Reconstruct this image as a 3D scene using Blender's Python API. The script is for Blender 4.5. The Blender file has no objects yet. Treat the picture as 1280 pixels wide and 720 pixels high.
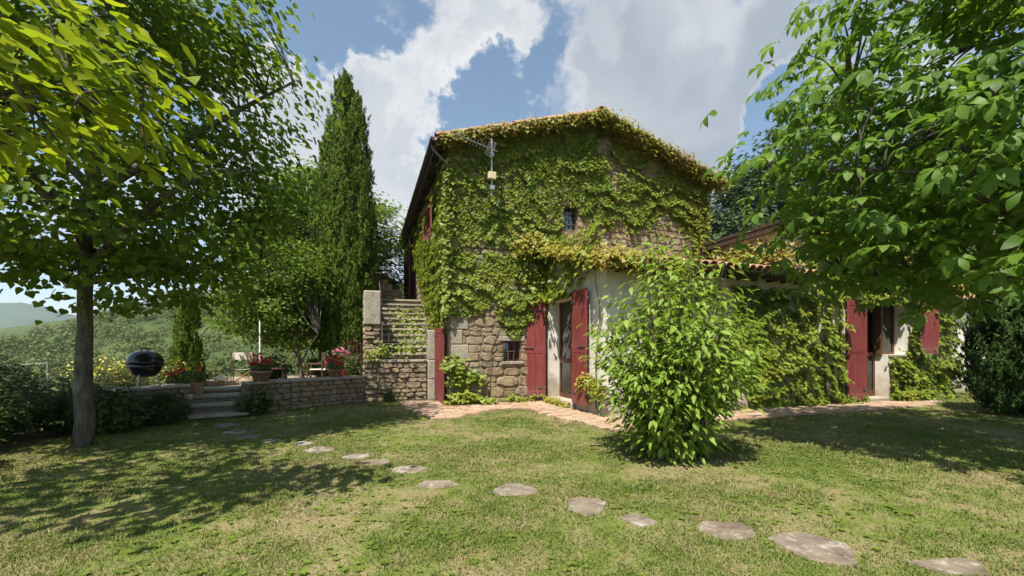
import bpy, math, random
import numpy as np
from mathutils import Matrix, Vector
random.seed(11); rng = np.random.default_rng(11)
R = math.radians
sc = bpy.context.scene
col = sc.collection

# ------------------------------------------------------------------ camera
cam = bpy.data.objects.new('camera', bpy.data.cameras.new('camera')); col.objects.link(cam)
cam.location = (0, 0, 1.3); cam.rotation_euler = (R(90), 0, 0)
cam.data.sensor_width = 36; cam.data.lens = 530/1280*36; cam.data.shift_y = 0.0594
cam.data.clip_start = 0.05; cam.data.clip_end = 12000
sc.camera = cam
sc.cycles.max_bounces = 6; sc.cycles.diffuse_bounces = 4; sc.cycles.glossy_bounces = 2; sc.cycles.transmission_bounces = 4; sc.cycles.transparent_max_bounces = 6
sc.cycles.caustics_reflective = False; sc.cycles.caustics_refractive = False
# ------------------------------------------------------------------ light
SUN_EL, SUN_AZ = R(60), math.atan2(-0.43, -0.90)      # azimuth of the sun, clockwise from +Y
S2 = Vector((math.sin(SUN_AZ)*math.cos(SUN_EL), math.cos(SUN_AZ)*math.cos(SUN_EL), math.sin(SUN_EL)))
sun = bpy.data.objects.new('sun', bpy.data.lights.new('sun', 'SUN')); col.objects.link(sun)
sun.data.energy = 4.1; sun.data.angle = R(0.6); sun.data.color = (1.0, 0.945, 0.86)
sun.rotation_euler = S2.to_track_quat('Z', 'Y').to_euler()
world = bpy.data.worlds.new('World'); sc.world = world; world.use_nodes = True
sc.view_settings.view_transform = 'Standard'; sc.view_settings.look = 'None'
sc.view_settings.exposure = 1.2; sc.view_settings.gamma = 1.0

def build_world():
    nt = world.node_tree; nt.nodes.clear(); N = nt.nodes.new; L = nt.links.new
    out = N('ShaderNodeOutputWorld')
    sky = N('ShaderNodeTexSky'); sky.sky_type = 'NISHITA'; sky.sun_disc = False
    sky.sun_elevation = SUN_EL; sky.sun_rotation = SUN_AZ; sky.altitude = 300
    sky.air_density = 1.0; sky.dust_density = 0.6; sky.ozone_density = 1.6
    bg = N('ShaderNodeBackground'); bg.inputs[1].default_value = 0.078
    hs = N('ShaderNodeHueSaturation'); hs.inputs['Saturation'].default_value = 0.92; hs.inputs['Hue'].default_value = 0.488
    L(sky.outputs[0], hs.inputs['Color']); L(hs.outputs[0], bg.inputs[0])
    tc = N('ShaderNodeTexCoord')
    nrm = N('ShaderNodeVectorMath'); nrm.operation = 'NORMALIZE'; L(tc.outputs['Generated'], nrm.inputs[0])
    def M(op, a, b=None, clamp=False):
        m = N('ShaderNodeMath'); m.operation = op; m.use_clamp = clamp
        for i, v in enumerate((a, b)):
            if v is None: continue
            if isinstance(v, (int, float)): m.inputs[i].default_value = v
            else: L(v, m.inputs[i])
        return m.outputs[0]
    def noise(scale, detail, rough, dist=0.0, off=(0, 0, 0)):
        mp = N('ShaderNodeMapping'); mp.inputs['Location'].default_value = off; L(nrm.outputs[0], mp.inputs[0])
        n = N('ShaderNodeTexNoise'); n.inputs['Scale'].default_value = scale; n.inputs['Detail'].default_value = detail
        n.inputs['Roughness'].default_value = rough; n.inputs['Distortion'].default_value = dist
        L(mp.outputs[0], n.inputs[0]); return n.outputs[0]
    # cumulus banks and gaps, as directions (east, north, up, angular radius, weight)
    banks = [(-0.434, 0.767, 0.472, 4.0, 0.80), (-0.365, 0.806, 0.465, 5.1, 0.85), (-0.267, 0.831, 0.488, 4.9, 0.80), (-0.292, 0.886, 0.361, 7.2, 0.80),
             (-0.393, 0.868, 0.305, 7.8, 0.70), (-0.480, 0.796, 0.369, 4.6, 0.60), (-0.121, 0.799, 0.589, 3.8, 0.75), (-0.030, 0.783, 0.622, 3.7, 0.75),
             (-0.177, 0.817, 0.549, 3.2, 0.60), (-0.297, 0.925, 0.237, 6.7, 0.60), (0.194, 0.793, 0.577, 5.7, 0.90), (0.334, 0.769, 0.545, 7.2, 1.00),
             (0.435, 0.721, 0.539, 4.0, 0.70), (0.255, 0.844, 0.471, 6.2, 0.90), (0.368, 0.812, 0.453, 4.3, 0.70), (0.159, 0.841, 0.517, 3.7, 0.50),
             (0.578, 0.666, 0.472, 6.9, 0.40), (-0.657, 0.711, 0.250, 7.6, 0.35), (0.000, 0.816, 0.579, 2.5, 0.45), (0.412, 0.824, 0.390, 4.8, 0.70),
             (0.342, 0.864, 0.369, 6.0, 0.70), (0.106, 0.865, 0.491, 3.9, 0.60), (-0.209, 0.887, 0.412, 3.2, 0.50), (-0.243, 0.921, 0.306, 4.3, 0.70),
             (-0.062, 0.821, 0.567, 3.2, 0.50), (0.468, 0.708, 0.529, 3.2, 0.60), (-0.396, 0.749, 0.531, 2.1, 0.30), (-0.340, 0.736, 0.585, 4.1, -1.10),
             (-0.421, 0.720, 0.552, 3.3, -0.90), (-0.032, 0.858, 0.512, 3.9, -0.90), (0.043, 0.822, 0.568, 1.8, -0.50), (0.475, 0.798, 0.371, 3.1, -1.40),
             (-0.160, 0.892, 0.423, 2.7, -0.90), (-0.273, 0.781, 0.562, 2.2, -0.50), (0.485, 0.745, 0.458, 1.7, -0.60), (-0.130, 0.859, 0.496, 2.1, -0.40)]
    wn = N('ShaderNodeTexNoise'); wn.inputs['Scale'].default_value = 7.0; wn.inputs['Detail'].default_value = 9; wn.inputs['Roughness'].default_value = .62; L(nrm.outputs[0], wn.inputs[0])
    ws = N('ShaderNodeVectorMath'); ws.operation = 'SUBTRACT'; L(wn.outputs['Color'], ws.inputs[0]); ws.inputs[1].default_value = (.5, .5, .5)
    wm = N('ShaderNodeVectorMath'); wm.operation = 'MULTIPLY_ADD'; L(ws.outputs[0], wm.inputs[0]); wm.inputs[1].default_value = (.30, .30, .30); L(nrm.outputs[0], wm.inputs[2])
    wd = N('ShaderNodeVectorMath'); wd.operation = 'NORMALIZE'; L(wm.outputs[0], wd.inputs[0])
    acc = None
    for (x, y, z, rad, w) in banks:
        v = Vector((x, y, z)).normalized()
        d = N('ShaderNodeVectorMath'); d.operation = 'DOT_PRODUCT'; L(wd.outputs[0], d.inputs[0]); d.inputs[1].default_value = v
        mr = N('ShaderNodeMapRange'); mr.interpolation_type = 'SMOOTHSTEP'
        mr.inputs['From Min'].default_value = math.cos(R(rad*1.45)); mr.inputs['From Max'].default_value = math.cos(R(rad*0.25))
        mr.inputs['To Min'].default_value = 0; mr.inputs['To Max'].default_value = w
        L(d.outputs['Value'], mr.inputs['Value'])
        acc = mr.outputs[0] if acc is None else M('ADD', acc, mr.outputs[0])
    n1 = noise(4.0, 9, 0.6, 0.2, (3.1, 1.7, .4)); n2 = noise(11.0, 8, 0.62, 0.15, (1.2, 8.3, 2.2)); n4 = noise(30.0, 6, 0.6, 0.1, (4.2, 2.3, 6.2))
    base = M('ADD', M('ADD', M('MULTIPLY', M('SUBTRACT', n1, .5), 1.7), M('MULTIPLY', M('SUBTRACT', n2, .5), 1.5)), M('MULTIPLY', M('SUBTRACT', n4, .5), .6))
    f = M('ADD', M('ADD', base, acc), -0.13)
    ramp = N('ShaderNodeMapRange'); ramp.interpolation_type = 'SMOOTHERSTEP'
    ramp.inputs['From Min'].default_value = -0.25; ramp.inputs['From Max'].default_value = 0.85
    L(f, ramp.inputs['Value'])
    mask = M('MULTIPLY', ramp.outputs[0], 0.96)
    n3 = noise(4.5, 6, 0.55, 0.3, (7.7, 3.3, 5.1))
    thick = N('ShaderNodeMapRange'); thick.inputs['From Min'].default_value = .35; thick.inputs['From Max'].default_value = 1.2
    L(f, thick.inputs['Value'])
    gd = N('ShaderNodeVectorMath'); gd.operation = 'DOT_PRODUCT'; L(nrm.outputs[0], gd.inputs[0]); gd.inputs[1].default_value = Vector((.40, .78, .52)).normalized()
    gm = N('ShaderNodeMapRange'); gm.interpolation_type = 'SMOOTHSTEP'; gm.inputs['From Min'].default_value = .90; gm.inputs['From Max'].default_value = .985; gm.inputs['To Max'].default_value = .5; L(gd.outputs['Value'], gm.inputs['Value'])
    shade = M('ADD', M('ADD', M('MULTIPLY', thick.outputs[0], .45), gm.outputs[0]), M('MULTIPLY', M('SUBTRACT', n3, .52), 1.5), True)
    cr = N('ShaderNodeValToRGB'); cr.color_ramp.elements[0].color = (.92, .93, .94, 1); cr.color_ramp.elements[1].color = (.44, .495, .57, 1)
    L(shade, cr.inputs[0])
    bg2 = N('ShaderNodeBackground'); bg2.inputs[1].default_value = 0.425; L(cr.outputs[0], bg2.inputs[0])
    mx = N('ShaderNodeMixShader'); L(mask, mx.inputs[0]); L(bg.outputs[0], mx.inputs[1]); L(bg2.outputs[0], mx.inputs[2])
    L(mx.outputs[0], out.inputs[0])
build_world()

# ------------------------------------------------------------------ materials
MATS = {}
def nodes(name):
    m = bpy.data.materials.new(name); m.use_nodes = True; nt = m.node_tree; nt.nodes.clear()
    out = nt.nodes.new('ShaderNodeOutputMaterial'); MATS[name] = m
    return m, nt, nt.nodes.new, nt.links.new, out
def island_random(nt):
    N, L = nt.nodes.new, nt.links.new
    g = N('ShaderNodeNewGeometry'); o = N('ShaderNodeObjectInfo')
    a = N('ShaderNodeMath'); a.operation = 'ADD'; L(g.outputs['Random Per Island'], a.inputs[0]); L(o.outputs['Random'], a.inputs[1])
    f = N('ShaderNodeMath'); f.operation = 'FRACT'; L(a.outputs[0], f.inputs[0])
    return f.outputs[0]
def obj_noise(nt, scale, detail=4, rough=.55, coord='Object'):
    N, L = nt.nodes.new, nt.links.new
    if coord == 'Position':
        src = N('ShaderNodeNewGeometry').outputs['Position']
    else:
        src = N('ShaderNodeTexCoord').outputs[coord]
    n = N('ShaderNodeTexNoise'); n.inputs['Scale'].default_value = scale; n.inputs['Detail'].default_value = detail
    n.inputs['Roughness'].default_value = rough; L(src, n.inputs[0]); return n.outputs[0]
def ramp(nt, fac, cols, pos=None):
    r = nt.nodes.new('ShaderNodeValToRGB'); e = r.color_ramp.elements
    n = len(cols); pos = pos or [i/(n-1) for i in range(n)]
    while len(e) < n: e.new(.5)
    for i in range(n): e[i].position = pos[i]; e[i].color = (*cols[i], 1)
    nt.links.new(fac, r.inputs[0]); return r.outputs[0]
def mixc(nt, fac, a, b, mode='MIX'):
    m = nt.nodes.new('ShaderNodeMix'); m.data_type = 'RGBA'; m.blend_type = mode
    for sock, v in ((m.inputs[0], fac), (m.inputs[6], a), (m.inputs[7], b)):
        if isinstance(v, (int, float)): sock.default_value = v
        elif isinstance(v, tuple): sock.default_value = (*v, 1)
        else: nt.links.new(v, sock)
    return m.outputs[2]
def mmath(nt, op, a, b=None, clamp=False):
    m = nt.nodes.new('ShaderNodeMath'); m.operation = op; m.use_clamp = clamp
    for i, v in enumerate((a, b)):
        if v is None: continue
        if isinstance(v, (int, float)): m.inputs[i].default_value = v
        else: nt.links.new(v, m.inputs[i])
    return m.outputs[0]
def bump(nt, h, strength=.4, dist=.02):
    b = nt.nodes.new('ShaderNodeBump'); b.inputs['Strength'].default_value = strength; b.inputs['Distance'].default_value = dist
    nt.links.new(h, b.inputs['Height']); return b.outputs[0]
def principled(nt, out, color, rough=.8, normal=None, metal=0.0, spec=.3):
    p = nt.nodes.new('ShaderNodeBsdfPrincipled')
    if isinstance(color, tuple): p.inputs['Base Color'].default_value = (*color, 1)
    else: nt.links.new(color, p.inputs['Base Color'])
    if isinstance(rough, (int, float)): p.inputs['Roughness'].default_value = rough
    else: nt.links.new(rough, p.inputs['Roughness'])
    p.inputs['Metallic'].default_value = metal; p.inputs['Specular IOR Level'].default_value = spec
    if normal is not None: nt.links.new(normal, p.inputs['Normal'])
    if out is not None: nt.links.new(p.outputs[0], out.inputs[0])
    return p
def leaf_mat(name, cols, trans=.35, tcol=None, patch=.9, rough=.5, spec=.35):
    m, nt, N, L, out = nodes(name)
    r = island_random(nt); n = obj_noise(nt, patch, 2)
    f = mmath(nt, 'ADD', mmath(nt, 'MULTIPLY', r, .62), mmath(nt, 'MULTIPLY', mmath(nt, 'SUBTRACT', n, .3), .95), True)
    c = ramp(nt, f, cols)
    p = principled(nt, None, c, rough, spec=spec)
    t = N('ShaderNodeBsdfTranslucent')
    tc = mixc(nt, 1.0, c, tcol or (1.0, 1.0, .45), 'MULTIPLY')
    g = nt.nodes.new('ShaderNodeGamma'); g.inputs[1].default_value = .85; L(tc, g.inputs[0]); L(g.outputs[0], t.inputs[0])
    mx = N('ShaderNodeMixShader'); mx.inputs[0].default_value = trans
    L(p.outputs[0], mx.inputs[1]); L(t.outputs[0], mx.inputs[2]); L(mx.outputs[0], out.inputs[0]); return m
def plain(name, c, rough=.6, metal=0.0, vary=.12, scale=6, bumpy=.15, spec=.3):
    m, nt, N, L, out = nodes(name)
    n = obj_noise(nt, scale, 5)
    d = tuple(x*(1-vary*1.6) for x in c); l = tuple(min(1, x*(1+vary*1.4)) for x in c)
    principled(nt, out, ramp(nt, n, [d, c, l], [.25, .5, .75]), rough, bump(nt, obj_noise(nt, scale*6, 4), bumpy, .01), metal, spec); return m

leaf_mat('linden_leaf', [(.06, .11, .012), (.105, .175, .018), (.155, .235, .026), (.21, .285, .034)], .56)
leaf_mat('catalpa_leaf', [(.15, .22, .012), (.22, .285, .018), (.30, .34, .024)], .55, (1, 1, .3))
leaf_mat('chestnut_leaf', [(.06, .13, .014), (.095, .185, .02), (.13, .23, .026), (.17, .265, .034)], .55)
leaf_mat('shrub_leaf', [(.12, .20, .025), (.19, .29, .035), (.25, .35, .05), (.32, .40, .08)], .45)
leaf_mat('vine_leaf', [(.075, .125, .012), (.125, .185, .016), (.18, .235, .022), (.24, .275, .03), (.28, .25, .034)], .35)
leaf_mat('vine_yellow', [(.16, .175, .016), (.24, .24, .024), (.29, .25, .03), (.27, .14, .045)], .35)
leaf_mat('tree_leaf_bright', [(.07, .13, .02), (.115, .19, .028), (.165, .25, .04)], .45)
leaf_mat('cypress_leaf', [(.045, .08, .010), (.085, .13, .016), (.135, .185, .026)], .2, patch=2.0, rough=.9, spec=.1)
leaf_mat('juniper_leaf', [(.022, .045, .012), (.04, .075, .02), (.07, .11, .026)], .15, patch=2.0, rough=.9, spec=.1)
leaf_mat('scrub_leaf', [(.03, .045, .018), (.05, .075, .022), (.085, .115, .032), (.14, .155, .05), (.17, .14, .08)], .2, patch=.13, rough=.8, spec=.15)
leaf_mat('hill_tree_leaf', [(.03, .055, .018), (.05, .085, .026), (.075, .12, .035)], .25, patch=.2, rough=.8)
leaf_mat('dry_scrub', [(.15, .12, .085), (.2, .165, .12), (.17, .16, .08)], .15, patch=.3, rough=.9)
leaf_mat('rosemary_leaf', [(.04, .07, .016), (.07, .115, .024), (.11, .165, .036)], .3, patch=1.5)
leaf_mat('pot_leaf', [(.03, .07, .012), (.06, .12, .02), (.10, .17, .03)], .3)
leaf_mat('red_petal', [(.40, .01, .012), (.55, .02, .02), (.6, .04, .05)], .2, (1, .3, .3))
leaf_mat('pink_petal', [(.55, .12, .22), (.7, .22, .32)], .2, (1, .5, .6))
leaf_mat('yellow_petal', [(.5, .42, .04), (.62, .52, .08), (.4, .40, .06)], .25, (1, .9, .3))
leaf_mat('weed_leaf', [(.11, .17, .02), (.16, .23, .03), (.21, .27, .04)], .4)
leaf_mat('purple_leaf', [(.08, .02, .022), (.13, .045, .04)], .3, (1, .5, .4))

def build_mats():
    # bark
    m, nt, N, L, out = nodes('bark')
    tc = N('ShaderNodeTexCoord'); mp = N('ShaderNodeMapping'); mp.inputs['Scale'].default_value = (9, 9, 1.6); L(tc.outputs['Object'], mp.inputs[0])
    n = N('ShaderNodeTexNoise'); n.inputs['Scale'].default_value = 3; n.inputs['Detail'].default_value = 8; L(mp.outputs[0], n.inputs[0])
    lich = obj_noise(nt, 3.0, 5)
    c = ramp(nt, n.outputs[0], [(.035, .028, .02), (.10, .085, .065), (.17, .15, .12)], [.3, .52, .75])
    c = mixc(nt, mmath(nt, 'MULTIPLY', mmath(nt, 'GREATER_THAN', lich, .58), .35), c, (.2, .21, .15))
    principled(nt, out, c, .9, bump(nt, n.outputs[0], .7, .03))
    # sandstone rubble
    m, nt, N, L, out = nodes('stone')
    r = island_random(nt)
    c = ramp(nt, r, [(.20, .150, .092), (.25, .19, .118), (.28, .215, .135), (.22, .18, .125), (.30, .235, .15), (.24, .185, .12), (.26, .22, .16)])
    n = obj_noise(nt, 7, 7, .65, 'Position'); n2 = obj_noise(nt, 30, 5, .6, 'Position'); n3 = obj_noise(nt, 2.2, 4, .6, 'Position')
    c = mixc(nt, 1.0, c, ramp(nt, n, [(.55, .52, .48), (1, 1, 1), (1.25, 1.22, 1.15)], [.3, .5, .72]), 'MULTIPLY')
    c = mixc(nt, mmath(nt, 'MULTIPLY', mmath(nt, 'GREATER_THAN', mmath(nt, 'ADD', mmath(nt, 'MULTIPLY', n2, .4), mmath(nt, 'MULTIPLY', n3, .6)), .585), .5), c, (.34, .33, .27))
    principled(nt, out, c, .92, bump(nt, mmath(nt, 'ADD', n, mmath(nt, 'MULTIPLY', n2, .4)), .75, .03), spec=.15)
    # mortar / rubble core
    m, nt, N, L, out = nodes('mortar')
    n = obj_noise(nt, 9, 8, .65, 'Position')
    principled(nt, out, ramp(nt, n, [(.12, .09, .06), (.20, .155, .105), (.26, .205, .14)], [.3, .5, .75]), .95, bump(nt, n, .9, .05), spec=.1)
    # grey slab
    m, nt, N, L, out = nodes('slab')
    r = island_random(nt); n = obj_noise(nt, 5, 9, .7, 'Position'); n2 = obj_noise(nt, 22, 6, .65, 'Position')
    c = ramp(nt, r, [(.26, .225, .165), (.33, .29, .22), (.30, .27, .22)])
    c = mixc(nt, 1.0, c, ramp(nt, n, [(.6, .58, .55), (1, 1, 1), (1.2, 1.18, 1.12)], [.3, .5, .7]), 'MULTIPLY')
    c = mixc(nt, mmath(nt, 'MULTIPLY', mmath(nt, 'GREATER_THAN', n2, .57), .5), c, (.42, .42, .37))
    principled(nt, out, c, .9, bump(nt, mmath(nt, 'ADD', n, n2), .6, .02), spec=.15)
    # stepping stone, lichen
    m, nt, N, L, out = nodes('flagstone')
    o = N('ShaderNodeObjectInfo').outputs['Random']; n = obj_noise(nt, 6, 9, .7, 'Position'); n2 = obj_noise(nt, 14, 7, .7, 'Position'); n3 = obj_noise(nt, 3, 4, .6, 'Position')
    c = ramp(nt, o, [(.17, .125, .085), (.20, .17, .13), (.155, .115, .08), (.21, .18, .145)])
    c = mixc(nt, 1.0, c, ramp(nt, n, [(.5, .48, .45), (1, 1, 1), (1.3, 1.28, 1.22)], [.3, .5, .72]), 'MULTIPLY')
    lm = N('ShaderNodeMapRange'); L(mmath(nt, 'ADD', mmath(nt, 'MULTIPLY', n2, .6), mmath(nt, 'MULTIPLY', n3, .4)), lm.inputs[0]); lm.inputs[1].default_value = .52; lm.inputs[2].default_value = .6; lm.inputs[4].default_value = .75
    c = mixc(nt, lm.outputs[0], c, (.36, .345, .295))
    principled(nt, out, c, .9, bump(nt, mmath(nt, 'ADD', n, n2), .6, .015), spec=.15)
    # plaster
    m, nt, N, L, out = nodes('plaster')
    n = obj_noise(nt, 2.2, 8, .68); n2 = obj_noise(nt, 18, 6, .6)
    sx = N('ShaderNodeSeparateXYZ'); L(N('ShaderNodeTexCoord').outputs['Object'], sx.inputs[0])
    d = N('ShaderNodeMapRange'); L(mmath(nt, 'ADD', sx.outputs[2], mmath(nt, 'MULTIPLY', mmath(nt, 'SUBTRACT', n, .5), 1.6)), d.inputs[0])
    d.inputs[1].default_value = .1; d.inputs[2].default_value = .75; d.inputs[3].default_value = .8; d.inputs[4].default_value = 0
    c = ramp(nt, n, [(.42, .38, .30), (.62, .58, .50), (.70, .67, .60)], [.28, .47, .7])
    c = mixc(nt, d.outputs[0], c, (.30, .24, .165))
    principled(nt, out, c, .9, bump(nt, mmath(nt, 'ADD', n, n2), .35, .01), spec=.15)
    # terracotta
    m, nt, N, L, out = nodes('terracotta')
    r = island_random(nt); n = obj_noise(nt, 11, 7, .65, 'Position'); n2 = obj_noise(nt, 3, 5, .6, 'Position')
    c = ramp(nt, r, [(.30, .15, .085), (.40, .22, .13), (.34, .20, .13), (.46, .28, .18), (.28, .18, .125)])
    c = mixc(nt, 1.0, c, ramp(nt, n, [(.5, .5, .5), (1, 1, 1), (1.2, 1.2, 1.15)], [.3, .5, .75]), 'MULTIPLY')
    c = mixc(nt, mmath(nt, 'MULTIPLY', mmath(nt, 'GREATER_THAN', mmath(nt, 'ADD', mmath(nt, 'MULTIPLY', n, .5), mmath(nt, 'MULTIPLY', n2, .5)), .56), .45), c, (.30, .28, .22))
    principled(nt, out, c, .85, bump(nt, n, .4, .01), spec=.2)
    # paver
    m, nt, N, L, out = nodes('paver')
    r = island_random(nt); n = obj_noise(nt, 9, 7, .65, 'Position'); n2 = obj_noise(nt, 2, 5, .6, 'Position')
    c = ramp(nt, r, [(.36, .21, .13), (.42, .27, .18), (.40, .30, .21), (.33, .20, .13), (.46, .33, .23)])
    c = mixc(nt, 1.0, c, ramp(nt, n, [(.55, .55, .52), (1, 1, 1), (1.2, 1.2, 1.2)], [.3, .5, .75]), 'MULTIPLY')
    c = mixc(nt, mmath(nt, 'MULTIPLY', mmath(nt, 'SUBTRACT', n2, .35, True), 1.4, True), c, (.36, .30, .20))
    principled(nt, out, c, .9, bump(nt, n, .45, .01), spec=.15)
    # painted red shutter
    m, nt, N, L, out = nodes('red_paint')
    tc = N('ShaderNodeTexCoord'); mp = N('ShaderNodeMapping'); mp.inputs['Scale'].default_value = (14, 14, .9); L(tc.outputs['Object'], mp.inputs[0])
    n = N('ShaderNodeTexNoise'); n.inputs['Scale'].default_value = 3; n.inputs['Detail'].default_value = 7; L(mp.outputs[0], n.inputs[0])
    fade = obj_noise(nt, 2.5, 5, .6, 'Position')
    c = ramp(nt, n.outputs[0], [(.125, .022, .020), (.175, .032, .029), (.215, .048, .042)], [.3, .5, .72])
    c = mixc(nt, mmath(nt, 'MULTIPLY', mmath(nt, 'SUBTRACT', fade, .42, True), 1.2, True), c, (.24, .075, .068))
    sx = N('ShaderNodeSeparateXYZ'); L(tc.outputs['Object'], sx.inputs[0]); g2 = obj_noise(nt, 9, 6, .7, 'Position')
    gr_ = N('ShaderNodeMapRange'); L(mmath(nt, 'ADD', sx.outputs[2], mmath(nt, 'MULTIPLY', mmath(nt, 'SUBTRACT', g2, .5), .9)), gr_.inputs[0]); gr_.inputs[1].default_value = .0; gr_.inputs[2].default_value = .35; gr_.inputs[3].default_value = .55; gr_.inputs[4].default_value = 0
    c = mixc(nt, gr_.outputs[0], c, (.16, .085, .065)); chip = mmath(nt, 'MULTIPLY', mmath(nt, 'GREATER_THAN', obj_noise(nt, 26, 5, .7, 'Position'), .70), .7); c = mixc(nt, chip, c, (.30, .19, .15))
    principled(nt, out, c, .62, bump(nt, n.outputs[0], .3, .004), spec=.28)
    # lawn soil
    m, nt, N, L, out = nodes('lawn')
    n1 = obj_noise(nt, .75, 6, .62, 'Position'); n2 = obj_noise(nt, 5, 7, .65, 'Position'); n3 = obj_noise(nt, 45, 4, .6, 'Position')
    f = mmath(nt, 'ADD', mmath(nt, 'MULTIPLY', n1, .55), mmath(nt, 'MULTIPLY', n2, .45))
    c = ramp(nt, f, [(.075, .105, .018), (.125, .15, .034), (.21, .18, .085), (.25, .19, .115)], [.34, .45, .54, .64])
    c = mixc(nt, 1.0, c, ramp(nt, n3, [(.5, .5, .5), (1, 1, 1), (1.35, 1.3, 1.2)], [.3, .5, .72]), 'MULTIPLY')
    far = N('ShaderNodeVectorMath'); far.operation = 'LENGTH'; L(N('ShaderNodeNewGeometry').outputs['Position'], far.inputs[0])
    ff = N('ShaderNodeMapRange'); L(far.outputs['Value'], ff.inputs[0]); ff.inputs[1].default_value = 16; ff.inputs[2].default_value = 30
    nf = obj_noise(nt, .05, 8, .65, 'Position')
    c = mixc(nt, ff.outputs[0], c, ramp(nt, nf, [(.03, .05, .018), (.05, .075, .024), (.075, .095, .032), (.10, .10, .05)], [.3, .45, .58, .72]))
    principled(nt, out, c, .95, bump(nt, mmath(nt, 'ADD', n3, n2), .7, .03), spec=.08)
    # grass blades: same patches as the ground
    m, nt, N, L, out = nodes('grass')
    r = island_random(nt)
    n1 = obj_noise(nt, .75, 6, .62, 'Position'); n2 = obj_noise(nt, 5, 7, .65, 'Position')
    f = mmath(nt, 'ADD', mmath(nt, 'MULTIPLY', n1, .55), mmath(nt, 'MULTIPLY', n2, .45))
    f = mmath(nt, 'ADD', f, mmath(nt, 'MULTIPLY', mmath(nt, 'SUBTRACT', r, .5), .22))
    c = ramp(nt, f, [(.095, .145, .022), (.15, .20, .038), (.215, .22, .068), (.34, .28, .14)], [.34, .48, .57, .68])
    p = principled(nt, None, c, .6, spec=.2)
    t = N('ShaderNodeBsdfTranslucent'); L(c, t.inputs[0]); mx = N('ShaderNodeMixShader'); mx.inputs[0].default_value = .3
    L(p.outputs[0], mx.inputs[1]); L(t.outputs[0], mx.inputs[2]); L(mx.outputs[0], out.inputs[0])
    # window glass
    m, nt, N, L, out = nodes('glass')
    g = N('ShaderNodeBsdfGlossy'); g.inputs['Roughness'].default_value = .03; g.inputs[0].default_value = (.9, .92, .92, 1)
    t = N('ShaderNodeBsdfTransparent'); t.inputs[0].default_value = (.62, .66, .64, 1)
    fr = N('ShaderNodeFresnel'); fr.inputs[0].default_value = 1.5
    mx = N('ShaderNodeMixShader'); L(mmath(nt, 'ADD', mmath(nt, 'MULTIPLY', fr.outputs[0], 1.3), .05, True), mx.inputs[0]); L(t.outputs[0], mx.inputs[1]); L(g.outputs[0], mx.inputs[2]); L(mx.outputs[0], out.inputs[0])
build_mats()
plain('brown_wood', (.10, .045, .025), .5, 0, .25, 9)
plain('dark_wood', (.055, .035, .022), .7, 0, .25, 9)
plain('light_wood', (.36, .20, .09), .55, 0, .2, 9)
plain('gutter_metal', (.055, .04, .032), .5, .4, .25, 4)
plain('pipe_metal', (.16, .14, .115), .5, .5, .2, 6)
plain('iron', (.11, .10, .09), .7, .4, .25, 14)
plain('steel', (.36, .365, .37), .4, .8, .12, 8)
plain('black_enamel', (.008, .009, .011), .16, 0, .2, 6, 0.0, .6)
plain('plastic_cream', (.55, .48, .30), .5, 0, .1, 8)
plain('canvas', (.62, .58, .48), .85, 0, .08, 12)
plain('white_paint', (.75, .75, .73), .5, 0, .06, 8)
plain('terrace_floor', (.26, .20, .14), .92, 0, .3, 3, .4)
plain('soil', (.11, .075, .05), .95, 0, .35, 5, .7)
plain('far_ridge', (.04, .065, .035), .95, 0, .5, .004, .0)
plain('curtain', (.42, .39, .33), .9, 0, .1, 4)
plain('interior', (.035, .03, .025), .9, 0, .1, 4)
plain('stem_brown', (.10, .075, .045), .9, 0, .3, 9)

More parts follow.
